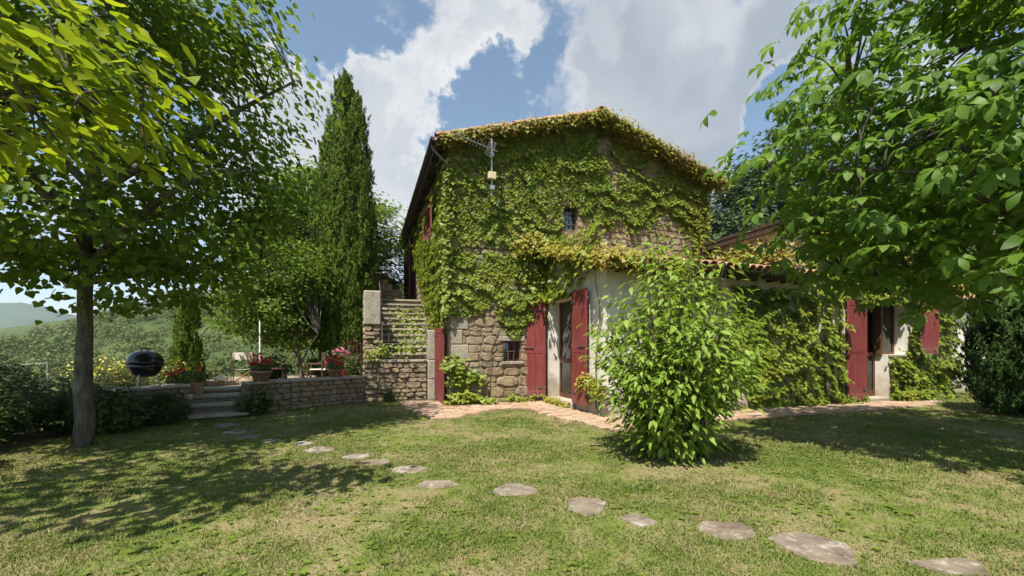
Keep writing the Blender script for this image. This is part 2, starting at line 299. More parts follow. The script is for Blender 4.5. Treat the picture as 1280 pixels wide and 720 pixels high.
# ------------------------------------------------------------------ mesh helpers
class MB:
    def __init__(s): s.v = []; s.f = []
    def add(s, vs, fs):
        o = len(s.v); s.v += [tuple(x) for x in vs]; s.f += [tuple(i+o for i in q) for q in fs]; return s
    def box(s, x0, x1, y0, y1, z0, z1):
        return s.add([(x0,y0,z0),(x1,y0,z0),(x1,y1,z0),(x0,y1,z0),(x0,y0,z1),(x1,y0,z1),(x1,y1,z1),(x0,y1,z1)],
                     [(0,3,2,1),(4,5,6,7),(0,1,5,4),(1,2,6,5),(2,3,7,6),(3,0,4,7)])
    def cbox(s, x0, x1, y0, y1, z0, z1, c=.008):
        # box with chamfered edges: 24 vertices
        vs = []; idx = {}
        for ix, X in enumerate((x0, x1)):
            for iy, Y in enumerate((y0, y1)):
                for iz, Z in enumerate((z0, z1)):
                    sx, sy, sz = (1 if ix == 0 else -1), (1 if iy == 0 else -1), (1 if iz == 0 else -1)
                    idx[ix,iy,iz] = len(vs)
                    vs += [(X, Y+sy*c, Z+sz*c), (X+sx*c, Y, Z+sz*c), (X+sx*c, Y+sy*c, Z)]
        i = lambda a,b,d,k: idx[a,b,d]+k
        fs = []
        for a in (0,1):
            q = [i(a,0,0,0), i(a,1,0,0), i(a,1,1,0), i(a,0,1,0)]; fs.append(tuple(q if a else q[::-1]))
            q = [i(0,a,0,1), i(0,a,1,1), i(1,a,1,1), i(1,a,0,1)]; fs.append(tuple(q if a else q[::-1]))
            q = [i(0,0,a,2), i(1,0,a,2), i(1,1,a,2), i(0,1,a,2)]; fs.append(tuple(q if a else q[::-1]))
        for a in (0,1):
            for b in (0,1):
                fs.append((i(a,b,0,0), i(a,b,0,1), i(a,b,1,1), i(a,b,1,0)))
                fs.append((i(a,0,b,0), i(a,0,b,2), i(a,1,b,2), i(a,1,b,0)))
                fs.append((i(0,a,b,1), i(0,a,b,2), i(1,a,b,2), i(1,a,b,1)))
        for k in idx: b = idx[k]; fs.append((b, b+1, b+2))
        return s.add(vs, fs)
    def prism(s, pts, z0, z1):
        n = len(pts)
        return s.add([(x,y,z0) for x,y in pts]+[(x,y,z1) for x,y in pts],
                     [tuple(range(n))[::-1], tuple(range(n,2*n))]+[(i,(i+1)%n,n+(i+1)%n,n+i) for i in range(n)])
    def tube(s, pts, rad, n=6, caps=True):
        pts = [Vector(p) for p in pts]; m = len(pts)
        if not hasattr(rad, '__len__'): rad = [rad]*m
        vs = []; prev = None
        for i, p in enumerate(pts):
            d = (pts[min(i+1,m-1)]-pts[max(i-1,0)]).normalized()
            if prev is None: a = d.orthogonal().normalized()
            else: a = (prev - d*prev.dot(d)); a = a.normalized() if a.length > 1e-6 else d.orthogonal().normalized()
            prev = a; b = d.cross(a)
            for k in range(n):
                t = 2*math.pi*k/n; vs.append(p+(a*math.cos(t)+b*math.sin(t))*rad[i])
        fs = [(i*n+k, i*n+(k+1)%n, (i+1)*n+(k+1)%n, (i+1)*n+k) for i in range(m-1) for k in range(n)]
        if caps: fs += [tuple(range(n))[::-1], tuple(range((m-1)*n, m*n))]
        return s.add(vs, fs)
    def lathe(s, prof, n=16, c=(0,0,0)):
        vs = [(c[0]+r*math.cos(2*math.pi*k/n), c[1]+r*math.sin(2*math.pi*k/n), c[2]+z) for r, z in prof for k in range(n)]
        m = len(prof); fs = [(i*n+k, i*n+(k+1)%n, (i+1)*n+(k+1)%n, (i+1)*n+k) for i in range(m-1) for k in range(n)]
        fs += [tuple(range(n))[::-1], tuple(range((m-1)*n, m*n))]
        return s.add(vs, fs)
    def mesh(s, name, mat, smooth=False):
        me = bpy.data.meshes.new(name); me.from_pydata(s.v, [], s.f); me.update()
        me.materials.append(MATS[mat])
        if smooth: me.polygons.foreach_set('use_smooth', [True]*len(me.polygons))
        return me
    def build(s, name, mat, parent=None, smooth=False, **k):
        return link(name, s.mesh(name, mat, smooth), parent, **k)
def link(name, me, parent=None, loc=None, **props):
    o = bpy.data.objects.new(name, me); col.objects.link(o)
    if parent is not None: o.parent = parent
    if loc is not None: o.location = loc
    for k, v in props.items(): o[k] = v
    return o
def thing(name, label, cat, loc=(0,0,0), rz=0, group=None):
    o = bpy.data.objects.new(name, None); col.objects.link(o); o.location = loc; o.rotation_euler = (0,0,rz)
    o.empty_display_size = .2
    o['label'] = label; o['category'] = cat
    if group: o['group'] = group
    return o
def tri_mesh(name, V, F, mat, smooth=False):
    me = bpy.data.meshes.new(name); nv, nf = len(V), len(F)
    me.vertices.add(nv); me.vertices.foreach_set('co', np.ascontiguousarray(V, dtype=np.float32).ravel())
    me.loops.add(nf*3); me.loops.foreach_set('vertex_index', np.ascontiguousarray(F, dtype=np.int32).ravel())
    me.polygons.add(nf); me.polygons.foreach_set('loop_start', np.arange(0, nf*3, 3, dtype=np.int32))
    me.update(calc_edges=True); me.materials.append(MATS[mat])
    if smooth: me.polygons.foreach_set('use_smooth', np.ones(nf, dtype=bool))
    return me
def norm(a): return a/np.maximum(np.linalg.norm(a, axis=-1, keepdims=True), 1e-9)
def frames(n, tip, size):
    n = norm(n); y = norm(tip - (tip*n).sum(-1, keepdims=True)*n); x = np.cross(y, n)
    M = np.stack([x, y, n], axis=-1); return M*np.asarray(size).reshape(-1,1,1)
def scatter(tv, tf, M, P):
    N, nv = len(P), len(tv)
    V = np.einsum('nij,kj->nki', M, tv)+P[:,None,:]
    F = tf[None]+(np.arange(N)*nv)[:,None,None]
    return V.reshape(-1,3), F.reshape(-1,3)
def A(x): return np.array(x, dtype=float)
# ---- leaf templates: stem at the origin, tip towards +y, face +z
def T_heart(w=.85, c=1.0):
    return A([(0,0,0),(-.33*w,.02,.05*c),(-.5*w,.32,.07*c),(-.3*w,.68,.03),(0,1,-.10*c),(.3*w,.68,.03),(.5*w,.32,.07*c),(.33*w,.02,.05*c),(0,.45,-.04*c)]), \
           np.array([(0,8,1),(1,8,2),(2,8,3),(3,8,4),(4,8,5),(5,8,6),(6,8,7),(7,8,0)])[:, ::-1]
def T_simple(w=.8):
    return A([(0,0,0),(-.45*w,.38,.06),(0,1,-.08),(.45*w,.38,.06),(0,.42,-.03)]), np.array([(0,4,1),(1,4,2),(2,4,3),(3,4,0)])[:, ::-1]
def T_ivy():
    return A([(0,.05,0),(-.42,-.02,.02),(-.55,.45,.05),(-.25,.5,.02),(0,1,-.12),(.25,.5,.02),(.55,.45,.05),(.42,-.02,.02)]), \
           np.array([(0,3,1),(1,3,2),(0,5,3),(3,5,4),(0,7,5),(5,7,6)])
def T_lance(w=.34):
    return A([(0,0,0),(-.5*w,.35,.05),(0,.5,-.02),(.5*w,.35,.05),(-.35*w,.68,.0),(.35*w,.68,.0),(0,1,-.16)]), \
           np.array([(0,1,2),(0,2,3),(1,4,2),(3,2,5),(2,4,6),(2,6,5)])[:, ::-1]
def T_needle(w=.3): return A([(-.5*w,0,0),(.5*w,0,0),(0,1,0),(0,.45,.12)]), np.array([(0,1,3),(0,3,2),(1,2,3)])
def T_quad(w=.7): return A([(0,0,0),(-.5*w,.5,.05),(0,1,-.06),(.5*w,.5,.05)]), np.array([(0,2,1),(0,3,2)])
def T_palm(k=0):
    V, F = [], []; r = random.Random(50+k)
    for a, l in ((-100,.6),(-52,.85),(0,1.0),(52,.85),(100,.6)):
        a = R(a+r.uniform(-8,8)); l *= r.uniform(.9,1.1); w = .46; dr = r.uniform(.28,.5)
        pts = [(0,.04,0),(-.24*w,.36*l,-.01),(.24*w,.36*l,-.01),(-.5*w*l,.66*l,-.03-dr*.12),(0,.66*l,-.07-dr*.15),(.5*w*l,.66*l,-.03-dr*.12),(-.36*w*l,.84*l,-.09-dr*.35),(.36*w*l,.84*l,-.09-dr*.35),(0,1.0*l,-.16-dr*.6)]
        o = len(V)
        for x, y, z in pts: V.append((x*math.cos(a)+y*math.sin(a), -x*math.sin(a)+y*math.cos(a), z))
        F += [tuple(i+o for i in q) for q in ((0,2,1),(1,4,3),(1,2,4),(2,5,4),(3,4,6),(4,5,7),(4,7,6),(6,7,8))]
    return A(V), np.array(F)
CAM = np.array([0, 0, 1.3])
def foliage(parent, origin, tmpl, M, P, mat, n_single, name='crown', leafname='leaf', single_r=None):
    """leaves of one plant: the largest in view as objects of their own, the rest as one part (world coordinates in, parent at origin)"""
    origin = A(origin)
    if n_single:
        d = np.linalg.norm(P-CAM, axis=1); y = np.maximum(P[:,1], .05)
        px = P[:,0]/y; pz = (P[:,2]-1.3)/y
        ok = (np.abs(px) < 1.2) & (pz < .80) & (P[:,1] > .3)
        size = np.linalg.norm(M[:,:,1], axis=1)/d
        key = np.where(ok, size, 0); pick = np.argsort(-key)[:n_single]; pick = pick[key[pick] > 0]
        protos = []
        for k in range(len(tmpl)): protos.append(tri_mesh(leafname, tmpl[k][0], tmpl[k][1], mat))
        for j, i in enumerate(pick):
            o = bpy.data.objects.new(leafname, protos[j % len(protos)]); col.objects.link(o); o.parent = parent
            m = Matrix.Identity(4)
            for a in range(3):
                for b in range(3): m[a][b] = M[i][a][b]
                m[a][3] = P[i][a]-origin[a]
            o.matrix_local = m
        keep = np.ones(len(P), bool); keep[pick] = False; M, P = M[keep], P[keep]
    Vs, Fs, o = [], [], 0
    for k in range(len(tmpl)):
        V, F = scatter(tmpl[k][0], tmpl[k][1], M[k::len(tmpl)], P[k::len(tmpl)]-origin)
        Vs.append(V); Fs.append(F+o); o += len(V)
    return link(name, tri_mesh(name, np.concatenate(Vs), np.concatenate(Fs), mat), parent, kind='stuff')
def rnd_dirs(n): return norm(rng.normal(size=(n,3)))
def vnoise(p, seed=0):
    """smooth value noise on an (n,2) or (n,3) array, range about 0..1"""
    p = np.asarray(p, float); i = np.floor(p).astype(np.int64); f = p-i; f = f*f*(3-2*f); out = 0
    dims = p.shape[1]
    for c in range(2**dims):
        w = 1; h = np.full(len(p), seed*7919+17, dtype=np.int64)
        for d in range(dims):
            b = (c >> d) & 1; w = w*(f[:,d] if b else 1-f[:,d]); h = (h*1000003) ^ ((i[:,d]+b)*(73856093, 19349663, 83492791)[d])
        h = (h ^ (h >> 13))*1274126177; h = (h ^ (h >> 16)) & 0xffff
        out = out+w*(h/65535.0)
    return out
def fbm(p, seed=0, oct=3):
    p = np.asarray(p, float); s = 0; a = .5; t = 0
    for k in range(oct): s = s+a*vnoise(p*2**k, seed+k*13); t += a; a *= .5
    return s/t

# ------------------------------------------------------------------ ground
def smooth(t): t = np.clip(t, 0, 1); return t*t*(3-2*t)
def ground_z(x, y):
    x = np.asarray(x, float); y = np.asarray(y, float)
    d = -.75*x+.66*y-14.5
    left = -5.6*smooth(d/16)+7.0*smooth((d-40)/130)+6*smooth((d-160)/400)*0
    left = left*(1-smooth((x+2)/14))
    d2 = .55*x+.83*y-24
    right = 34*(1-np.exp(-np.maximum(d2, 0)/55))*smooth(np.maximum(d2,0)/6)
    n = (fbm(np.stack([x/22, y/22], -1).reshape(-1,2), 5).reshape(x.shape)-.5)
    return left+right+n*3.2*smooth((np.hypot(x, y)-25)/40)
def build_ground():
    nr, na = 120, 180
    rad = np.concatenate([[0], .6*np.power(4200/.6, np.arange(nr)/(nr-1))])
    V = [(0,0,0)]
    ang = np.arange(na)*2*math.pi/na
    xs = rad[1:,None]*np.cos(ang)[None]; ys = rad[1:,None]*np.sin(ang)[None]; zs = ground_z(xs, ys)
    V = np.concatenate([[[0,0,0]], np.stack([xs,ys,zs], -1).reshape(-1,3)])
    F = [(0, 1+k, 1+(k+1)%na) for k in range(na)]
    for i in range(nr-1):
        for k in range(na):
            a, b = 1+i*na+k, 1+i*na+(k+1)%na; c, e = b+na, a+na
            F += [(a, e, c), (a, c, b)]
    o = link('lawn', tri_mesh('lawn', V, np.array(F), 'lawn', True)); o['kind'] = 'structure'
build_ground()

AX = R(19.1); UX = (math.cos(AX), math.sin(AX)); VX = (-math.sin(AX), math.cos(AX)); B0 = (-1.409, 9.7)
def HW(x, y, z=0): return (B0[0]+x*UX[0]+y*VX[0], B0[1]+x*UX[1]+y*VX[1], z)     # house plan -> world
def WH(X, Y): dx, dy = X-B0[0], Y-B0[1]; return dx*UX[0]+dy*UX[1], dx*VX[0]+dy*VX[1]
WX, WY = 2.397, -2.734                     # front left corner of the low wing
def in_poly(px, py, poly):
    px = np.asarray(px, float); py = np.asarray(py, float); r = np.zeros(px.shape, bool); n = len(poly)
    for i in range(n):
        x0, y0 = poly[i]; x1, y1 = poly[(i+1)%n]
        c = ((y0 > py) != (y1 > py)) & (px < (x1-x0)*(py-y0)/(y1-y0+1e-12)+x0); r ^= c
    return r
PAVE = [(-1.05,1.30),(-1.05,.95),(-.85,-.9),(-.62,-1.85),(-.25,-1.9),(.35,-1.25),(1.2,-.88),(1.45,-1.7),(1.82,-3.85),(4.3,-3.72),(10.2,-3.62),(11.4,-3.3),(11.6,-2.75),(2.39,-2.75),(2.39,-.01),(.0,-.01),(-.01,1.30)]
# terrace edge, seen from the lawn, right to left (world)
T_EDGE = [(-3.62,10.38),(-4.74,9.07),(-5.22,8.42)]
T_EDGE2 = [(-6.02,7.92),(-6.40,7.2),(-6.80,6.6)]

def build_paving():
    base = MB(); base.prism([HW(*p)[:2] for p in PAVE], -.05, .006)
    root = base.build('pavement', 'soil', kind='structure')
    m = []
    for k in range(5):
        b = MB(); r = random.Random(k)
        b.cbox(-.5, .5, -.5, .5, -.5, .5, .04); b.v = [(x+r.uniform(-.025,.025), y+r.uniform(-.035,.035), z) for x,y,z in b.v]
        m.append(b.mesh('paver', 'paver'))
    n = 0; y = -4.0; row = 0
    while y < 1.3:
        d = .165; x = -1.2+(row % 2)*.16
        while x < 11.6:
            w = random.uniform(.27,.38); cx, cy = x+w/2, y+d/2
            if bool(in_poly([cx],[cy],PAVE)[0]) and n < 300:
                p = HW(cx, cy, .012+random.uniform(-.004,.006)); o = link('paver', m[n % 5], root, p); n += 1
                o.scale = (w-.014, d-.014, .04); o.rotation_euler = (random.gauss(0,.008), random.gauss(0,.008), AX+random.gauss(0,.015))
            x += w
        y += d; row += 1
    print('pavers', n)
build_paving()

# ------------------------------------------------------------------ stones
STONES = []
def stone_protos():
    for k in range(12):
        r = random.Random(100+k); n = 9; out = []
        for i in range(n):
            a = 2*math.pi*(i+.5*r.random())/n; c, s = math.cos(a), math.sin(a); q = max(abs(c), abs(s))
            sq = .86; x, z = (c/q)*sq+c*(1-sq)*1.05, (s/q)*sq+s*(1-sq)*1.05
            j = r.uniform(.93,1.02); out.append((x*.5*j, z*.5*j))
        b = MB(); vs = [(x, .0, z) for x,z in out]+[(x*.985, -.6, z*.985) for x,z in out]+[(x*.86+r.uniform(-.02,.02), -.95+r.uniform(-.15,.08), z*.86+r.uniform(-.02,.02)) for x,z in out]+[(r.uniform(-.1,.1), -1.0+r.uniform(-.1,.1), r.uniform(-.1,.1))]
        fs = []
        for i in range(n):
            j = (i+1)%n
            fs += [(i, j, n+j, n+i), (n+i, n+j, 2*n+j, 2*n+i), (2*n+i, 2*n+j, 3*n)]
        b.add(vs, fs); STONES.append((b, b.mesh('stone', 'stone', False)))
stone_protos()
def courses(x0, x1, z0, z1, hmin=.10, hmax=.24, wmin=.16, wmax=.5, seed=1, ok=None):
    r = random.Random(seed); z = z0; res = []
    while z < z1-.04:
        h = r.uniform(hmin, hmax)
        if z+h > z1-.05: h = z1-z
        h = max(h, .05)
        x = x0
        while x < x1-.03:
            w = r.uniform(wmin, wmax)*(.7+.3*h/hmax)
            if x+w > x1-.08: w = x1-x
            if h > .15 and w < .34 and r.random() < .35:      # two thin stones instead of one
                f = r.uniform(.4,.6); parts = [(x+w/2, z+h*f/2, w, h*f), (x+w/2, z+h*f+h*(1-f)/2, w, h*(1-f))]
            else: parts = [(x+w/2, z+h/2+r.uniform(-.008,.008), w, h)]
            for p in parts:
                if ok is None or ok(*p): res.append(p)
            x += w
        z += h
    return res
def lay_stones(parent, items, frame, depth=.05, single=True, name='stone', gap=.012):
    """frame(x, z) -> matrix of the wall face at that place"""
    if single:
        for i, (x, z, w, h) in enumerate(items):
            o = link(name, STONES[random.randrange(12)][1], parent)
            o.matrix_local = frame(x, z) @ Matrix.Rotation(random.gauss(0,.025), 4, 'Y') @ Matrix.Diagonal((w-gap, depth*random.uniform(.7,1.5), h-gap, 1))
        return
    b = MB()
    for (x, z, w, h) in items:
        s = STONES[random.randrange(12)][0]; m = frame(x, z) @ Matrix.Diagonal((w-gap, depth*random.uniform(.7,1.5), h-gap, 1))
        b.add([m @ Vector(v) for v in s.v], s.f)
    return b.build(name, 'stone', parent, kind='stuff')
def face_y(y): return lambda x, z: Matrix.Translation((x, y, z))
def face_x(xp): return lambda y, z: Matrix.Translation((xp, y, z)) @ Matrix.Rotation(R(-90), 4, 'Z')     # wall looking to -x

# ------------------------------------------------------------------ farmhouse
GW, GAP, ZE, ZA, DEP = 7.42, 3.80, 6.0, 7.18, 10.6      # gable width, apex position, eave and apex height, depth
def roof_z(x): return np.where(np.asarray(x) < GAP, ZE+(ZA-ZE)*np.asarray(x)/GAP, ZE+(ZA-ZE)*(GW-np.asarray(x))/(GW-GAP))
def wall_cells(b, axis, plane, th, a0, a1, z0, z1, holes):
    """panel with rectangular openings; axis 'x': runs along x at y=plane..plane+th, axis 'y': along y at x=plane..plane+th"""
    xs = sorted({a0, a1, *[h[0] for h in holes], *[h[1] for h in holes]}); zs = sorted({z0, z1, *[h[2] for h in holes], *[h[3] for h in holes]})
    for i in range(len(xs)-1):
        for j in range(len(zs)-1):
            cx, cz = (xs[i]+xs[i+1])/2, (zs[j]+zs[j+1])/2
            if any(h[0] < cx < h[1] and h[2] < cz < h[3] for h in holes): continue
            if axis == 'x': b.box(xs[i], xs[i+1], plane, plane+th, zs[j], zs[j+1])
            else: b.box(plane, plane+th, xs[i], xs[i+1], zs[j], zs[j+1])
house = thing('farmhouse', 'two-storey stone farmhouse with low plastered wings, tiled roofs and dark red shutters', 'house', HW(0,0), AX)

SMALL = (1.27, 1.70, 1.00, 1.48)      # barred cellar window in the gable
UPPER = (2.86, 3.24, 4.30, 4.90)      # barred upper window
b = MB(); wall_cells(b, 'x', 0, .45, 0, GW, 0, ZE, [SMALL, UPPER]); b.add(
    [(0,0,ZE),(GW,0,ZE),(GAP,0,ZA),(0,.45,ZE),(GW,.45,ZE),(GAP,.45,ZA)], [(0,1,2),(5,4,3),(0,2,5,3),(1,4,5,2)])
gable = b.build('gable_wall', 'mortar', house)
def clear_of(holes, pad=.02):
    return lambda x, z, w, h: not any(x+w/2 > a+pad*0-pad and x-w/2 < c+pad and z+h/2 > e-pad and z-h/2 < g+pad for a, c, e, g in holes)
def cut_holes(items, holes):
    out = []
    for (x, z, w, h) in items:
        a, c = x-w/2, x+w/2; keep = True
        for (p, q, e, g) in holes:
            if z+h/2 > e+.03 and z-h/2 < g-.03 and c > p-.01 and a < q+.01:
                if a < p-.07 and c < q+.3: c = p-.01
                elif c > q+.07 and a > p-.3: a = q+.01
                elif a < p-.07: c = p-.01
                else: keep = False
        if keep and c-a > .05: out.append(((a+c)/2, z, c-a, h))
    return out
st = cut_holes(courses(.0, 2.40, 0, 2.55, .11, .27, .18, .58, 3), [SMALL])
st += cut_holes(courses(3.0, 7.40, 4.02, 5.05, .09, .19, .16, .45, 5), [UPPER])
lay_stones(gable, st[:298], face_y(.012), .034)
rest = courses(.0, 7.40, 2.56, 4.0, .10, .22, .18, .5, 7)
rest += cut_holes(courses(.0, 2.98, 4.02, 5.95, .10, .22, .18, .5, 8), [UPPER]) + courses(3.0, 7.4, 5.07, 5.95, .1, .2, .18, .5, 9)
lay_stones(gable, rest, face_y(.012), .045, single=False, name='stonework')
for k in range(7):     # quoins at the corner
    z = .05+k*.34; w = .42 if k % 2 else .28
    q = MB().cbox(-.02, w, -.035, .02 if False else .12, z, z+.325, .015).build('quoin', 'slab', gable)
# left side wall, along y
SIDE_H = [(.40, 1.28, -.02, 1.82), (1.98, 2.82, 4.50, 5.50), (7.2, 8.4, 3.0, 5.55)]
b = MB(); wall_cells(b, 'y', 0, .45, .452, DEP, 0, ZE-.002, SIDE_H); side = b.build('side_wall', 'mortar', house)
it = cut_holes(courses(.01, DEP, 0, 5.92, .1, .24, .2, .55, 12), SIDE_H)
lay_stones(side, it, face_x(.012), .045, single=False, name='stonework')
# remaining outer walls
b = MB(); b.box(GW-.45, GW, .452, DEP, 0, ZE-.002); b.box(.452, GW-.452, DEP-.45, DEP, 0, ZE)
b.add([(0,DEP-.45,ZE),(GW,DEP-.45,ZE),(GAP,DEP-.45,ZA),(0,DEP,ZE),(GW,DEP,ZE),(GAP,DEP,ZA)], [(0,1,2),(5,4,3),(0,2,5,3),(1,4,5,2)])
b.build('back_wall', 'mortar', house)
# main roof
SL = (ZA-ZE)/GAP; SR = (ZA-ZE)/(GW-GAP); OV = .32; FR = -.32
def roof_slab(x0, z0, x1, z1, y0, y1, th):
    return [(x0,y0,z0),(x1,y0,z1),(x1,y1,z1),(x0,y1,z0),(x0,y0,z0+th),(x1,y0,z1+th),(x1,y1,z1+th),(x0,y1,z0+th)], [(0,3,2,1),(4,5,6,7),(0,1,5,4),(1,2,6,5),(2,3,7,6),(3,0,4,7)]
b = MB(); b.add(*roof_slab(-OV, ZE-OV*SL+.01, GAP, ZA+.01, FR, DEP+.3, .09)); b.add(*roof_slab(GAP+.001, ZA+.01, GW+OV, ZE-OV*SR+.01, FR, DEP+.3, .09))
roof = b.build('roof', 'dark_wood', house)
def coppo(l=.46, r0=.095, r1=.078, n=6, t=.014):
    """half-round roof tile running up +y"""
    b = MB(); vs = []
    for (yy, r) in ((0, r0), (l, r1)):
        for k in range(n+1):
            a = math.pi*k/n; vs.append((r*math.cos(a), yy, r*math.sin(a)*.8))
        for k in range(n+1):
            a = math.pi*k/n; vs.append(((r-t)*math.cos(a), yy, (r-t)*math.sin(a)*.8))
    m = n+1; fs = []
    for k in range(n):
        fs += [(k, k+1, 2*m+k+1, 2*m+k), (m+k+1, m+k, 3*m+k, 3*m+k+1), (k+1, k, m+k, m+k+1)]
    return b.add(vs, fs)
TILE = coppo(); TILE_ME = TILE.mesh('roof_tile', 'terracotta', False)
def tiles_matrix(p, up, tilt=0):
    """tile whose run follows 'up' (a 3D direction)"""
    y = Vector(up).normalized(); x = y.cross(Vector((0,0,1))).normalized(); z = x.cross(y)
    m = Matrix((x, y, z)).transposed().to_4x4(); m.translation = p; return m
# main roof tiles: front verge and left eave rows one by one, the rest joined
up = Vector((GAP+OV, 0, ZA-(ZE-OV*SL))).normalized(); upr = Vector((-(GW-GAP+OV), 0, ZA-(ZE-OV*SR))).normalized()
b = MB(); n = 0
for side_i, (u, x0, z0, L) in enumerate(((up, -OV-.05, ZE-OV*SL+.11, math.hypot(GAP+OV, ZA-ZE+OV*SL)), (upr, GW+OV+.05, ZE-OV*SR+.11, math.hypot(GW-GAP+OV, ZA-ZE+OV*SR)))):
    for c in range(60):
        y = FR+.09+c*.19
        if y > DEP+.3: break
        for k in range(int(L/.38)+1):
            p = Vector((x0, y+random.uniform(-.008,.008), z0-.02+random.uniform(0,.012))) + u*(k*.38)
            m = tiles_matrix(p, u)
            if c == 0 or (k == 0 and side_i == 0 and c < 50): link('roof_tile', TILE_ME, roof).matrix_local = m; n += 1
            else: b.add([m @ Vector(v) for v in TILE.v], TILE.f)
b.build('roof_tiles', 'terracotta', roof, kind='stuff')
b = MB()
for k in range(26): 
    m = Matrix.Translation((GAP, FR+k*.42, ZA+.13)) @ Matrix.Diagonal((1.5,1,1.2,1)); b.add([m @ Vector(v) for v in TILE.v], TILE.f)
b.build('ridge_tiles', 'terracotta', roof, kind='stuff')
# gutter and downpipe
b = MB(); n = 7; vs = []
gx, gz0 = -OV-.10, ZE-OV*SL+.02
for y in (FR-.02, DEP+.3):
    for k in range(n+1): a = math.pi+math.pi*k/n; vs.append((gx+.075*math.cos(a), y, gz0+.075*math.sin(a)))
b.add(vs, [(k, k+1, n+2+k, n+1+k) for k in range(n)]+[tuple(range(n+1))])
for i in range(12): b.box(gx-.08, gx+.10, FR+.1+i*.9, FR+.13+i*.9, gz0+.0, gz0+.012)
b.build('gutter', 'gutter_metal', house, True)
b = MB(); b.tube([(gx, -.10, gz0-.06),(gx, -.10, gz0-.16),(-.07,-.07,gz0-.44),(-.07,-.07,gz0-.6),(-.07,-.07,.12)], .028, 8); pipe = b.build('downpipe', 'pipe_metal', house, True)
for z in (1.0, 2.4, 4.0, 5.2): MB().tube([(-.07,-.07,z),(-.07,-.07,z+.04)], .037, 8).build('bracket', 'pipe_metal', pipe)
# rafters under the verge
for k in range(9):
    y = .8+k*1.1; MB().add(*roof_slab(-OV+.02, ZE-OV*SL-.10, .3, ZE+.3*SL-.10, y, y+.09, .108)).build('rafter', 'dark_wood', roof)

# ---- windows with bars
def barred_window(hole, y=.10, nb=2, nh=1, frame='dark_wood'):
    a, c, e, g = hole
    b = MB()
    for q in ((a,a+.035,e,g),(c-.035,c,e,g),(a+.035,c-.035,e,e+.035),(a+.035,c-.035,g-.035,g)): b.box(q[0],q[1],y,y+.05,q[2],q[3])
    w = b.build('window', frame, house)
    MB().box(a+.03, c-.03, y+.02, y+.028, e+.03, g-.03).build('pane', 'glass', w)
    MB().box(a-.1, c+.1, .44, .46, e-.1, g+.1).build('dark_room', 'interior', w)
    for i in range(nb): x = a+(c-a)*(i+1)/(nb+1); MB().tube([(x, y-.05, e-.01),(x, y-.05, g+.01)], .009, 6).build('bar', 'iron', w)
    for i in range(nh): z = e+(g-e)*(i+1)/(nh+1); MB().tube([(a-.01, y-.062, z),(c+.01, y-.062, z)], .009, 6).build('bar', 'iron', w)
    return w
w = barred_window(SMALL, .12, 2, 1); MB().cbox(SMALL[0]-.06, SMALL[1]+.08, -.06, .12, SMALL[2]-.07, SMALL[2]-.002, .01).build('sill', 'slab', w)
MB().cbox(SMALL[0]-.12, SMALL[1]+.12, -.04, .12, SMALL[3]+.004, SMALL[3]+.13, .015).build('lintel', 'slab', w)
w = barred_window(UPPER, .12, 2, 3); MB().cbox(UPPER[0]-.10, UPPER[1]+.10, -.045, .12, UPPER[3]+.004, UPPER[3]+.11, .015).build('lintel', 'slab', w)
# ---- shutters
def shutter(w, h, hinge, ang, z0, rail=(.0, .48, 1.0), flip=False, boards=4, latch=True, label=None):
    """leaf hinged at 'hinge' (house plan), lying in direction ang (house plan, radians); outer face to the left of that direction unless flip"""
    s = -1 if flip else 1
    b = MB(); t = .042
    b.cbox(0, .085, -t/2, t/2, 0, h, .005); b.cbox(w-.085, w, -t/2, t/2, 0, h, .005)
    for f in rail:
        zc = .07+f*(h-.14); b.cbox(.0852, w-.0852, -t/2+.003, t/2-.003, zc-.068, zc+.068, .005)
    o = b.build('shutter', 'red_paint', house)
    o.matrix_local = Matrix.Translation((*hinge, z0)) @ Matrix.Rotation(ang, 4, 'Z')
    bw = (w-.17)/boards
    for i in range(boards):
        MB().cbox(.085+i*bw+.0015, .085+(i+1)*bw-.0015, -.012, .012, .10, h-.10, .003).build('board', 'red_paint', o)
    for f in (.1, .9): MB().box(-.012, .16, s*(t/2+.001), s*(t/2+.006), h*f-.02, h*f+.02).build('hinge', 'iron', o)
    if latch: MB().tube([(w*.45, s*.035, h*.51),(w*.98, s*.035, h*.51)], .010, 6).build('latch', 'iron', o)
    if label: o['label'] = label
    return o
# door on the side of the low wing (plane x=WX)
D0, D1, DZ0, DZ1 = WY+1.2, WY+2.55, .14, 2.42
shutter(.64, 2.34, (WX-.10, D1+.02), R(180-19.1), .13, boards=3)
shutter(.66, 2.34, (WX-.09, D0-.03), R(-90-3), .16, flip=True, boards=3)
# low wing walls
W1, W2, WE = 7.46, 13.02, 2.92          # end of first wing, end of second wing, eave height at the wall
RZ = lambda y: WE+(y-WY)*.262            # lean-to roof surface
b = MB(); wall_cells(b, 'y', WX, .40, WY+.40, -.002, 0, WE, [(D0, D1, DZ0, DZ1)])
b.add([(WX,WY+.4,WE),(WX,-.002,WE),(WX,-.002,RZ(0)),(WX,WY+.4,RZ(WY+.4)),(WX+.4,WY+.4,WE),(WX+.4,-.002,WE),(WX+.4,-.002,RZ(0)),(WX+.4,WY+.4,RZ(WY+.4))],
      [(0,3,2,1),(4,5,6,7),(0,1,5,4),(1,2,6,5),(2,3,7,6),(3,0,4,7)])
b.build('wing_side_wall', 'plaster', house)
DR = (9.53, 10.42, .10, 2.46); WN = (10.42, 11.07, 1.16, 2.46)
b = MB(); wall_cells(b, 'x', WY, .40, WX, W2, 0, WE, [DR, WN])
z7 = lambda x: 4.12-(x-W1)*.235                                          # second wing's roof falls to the right
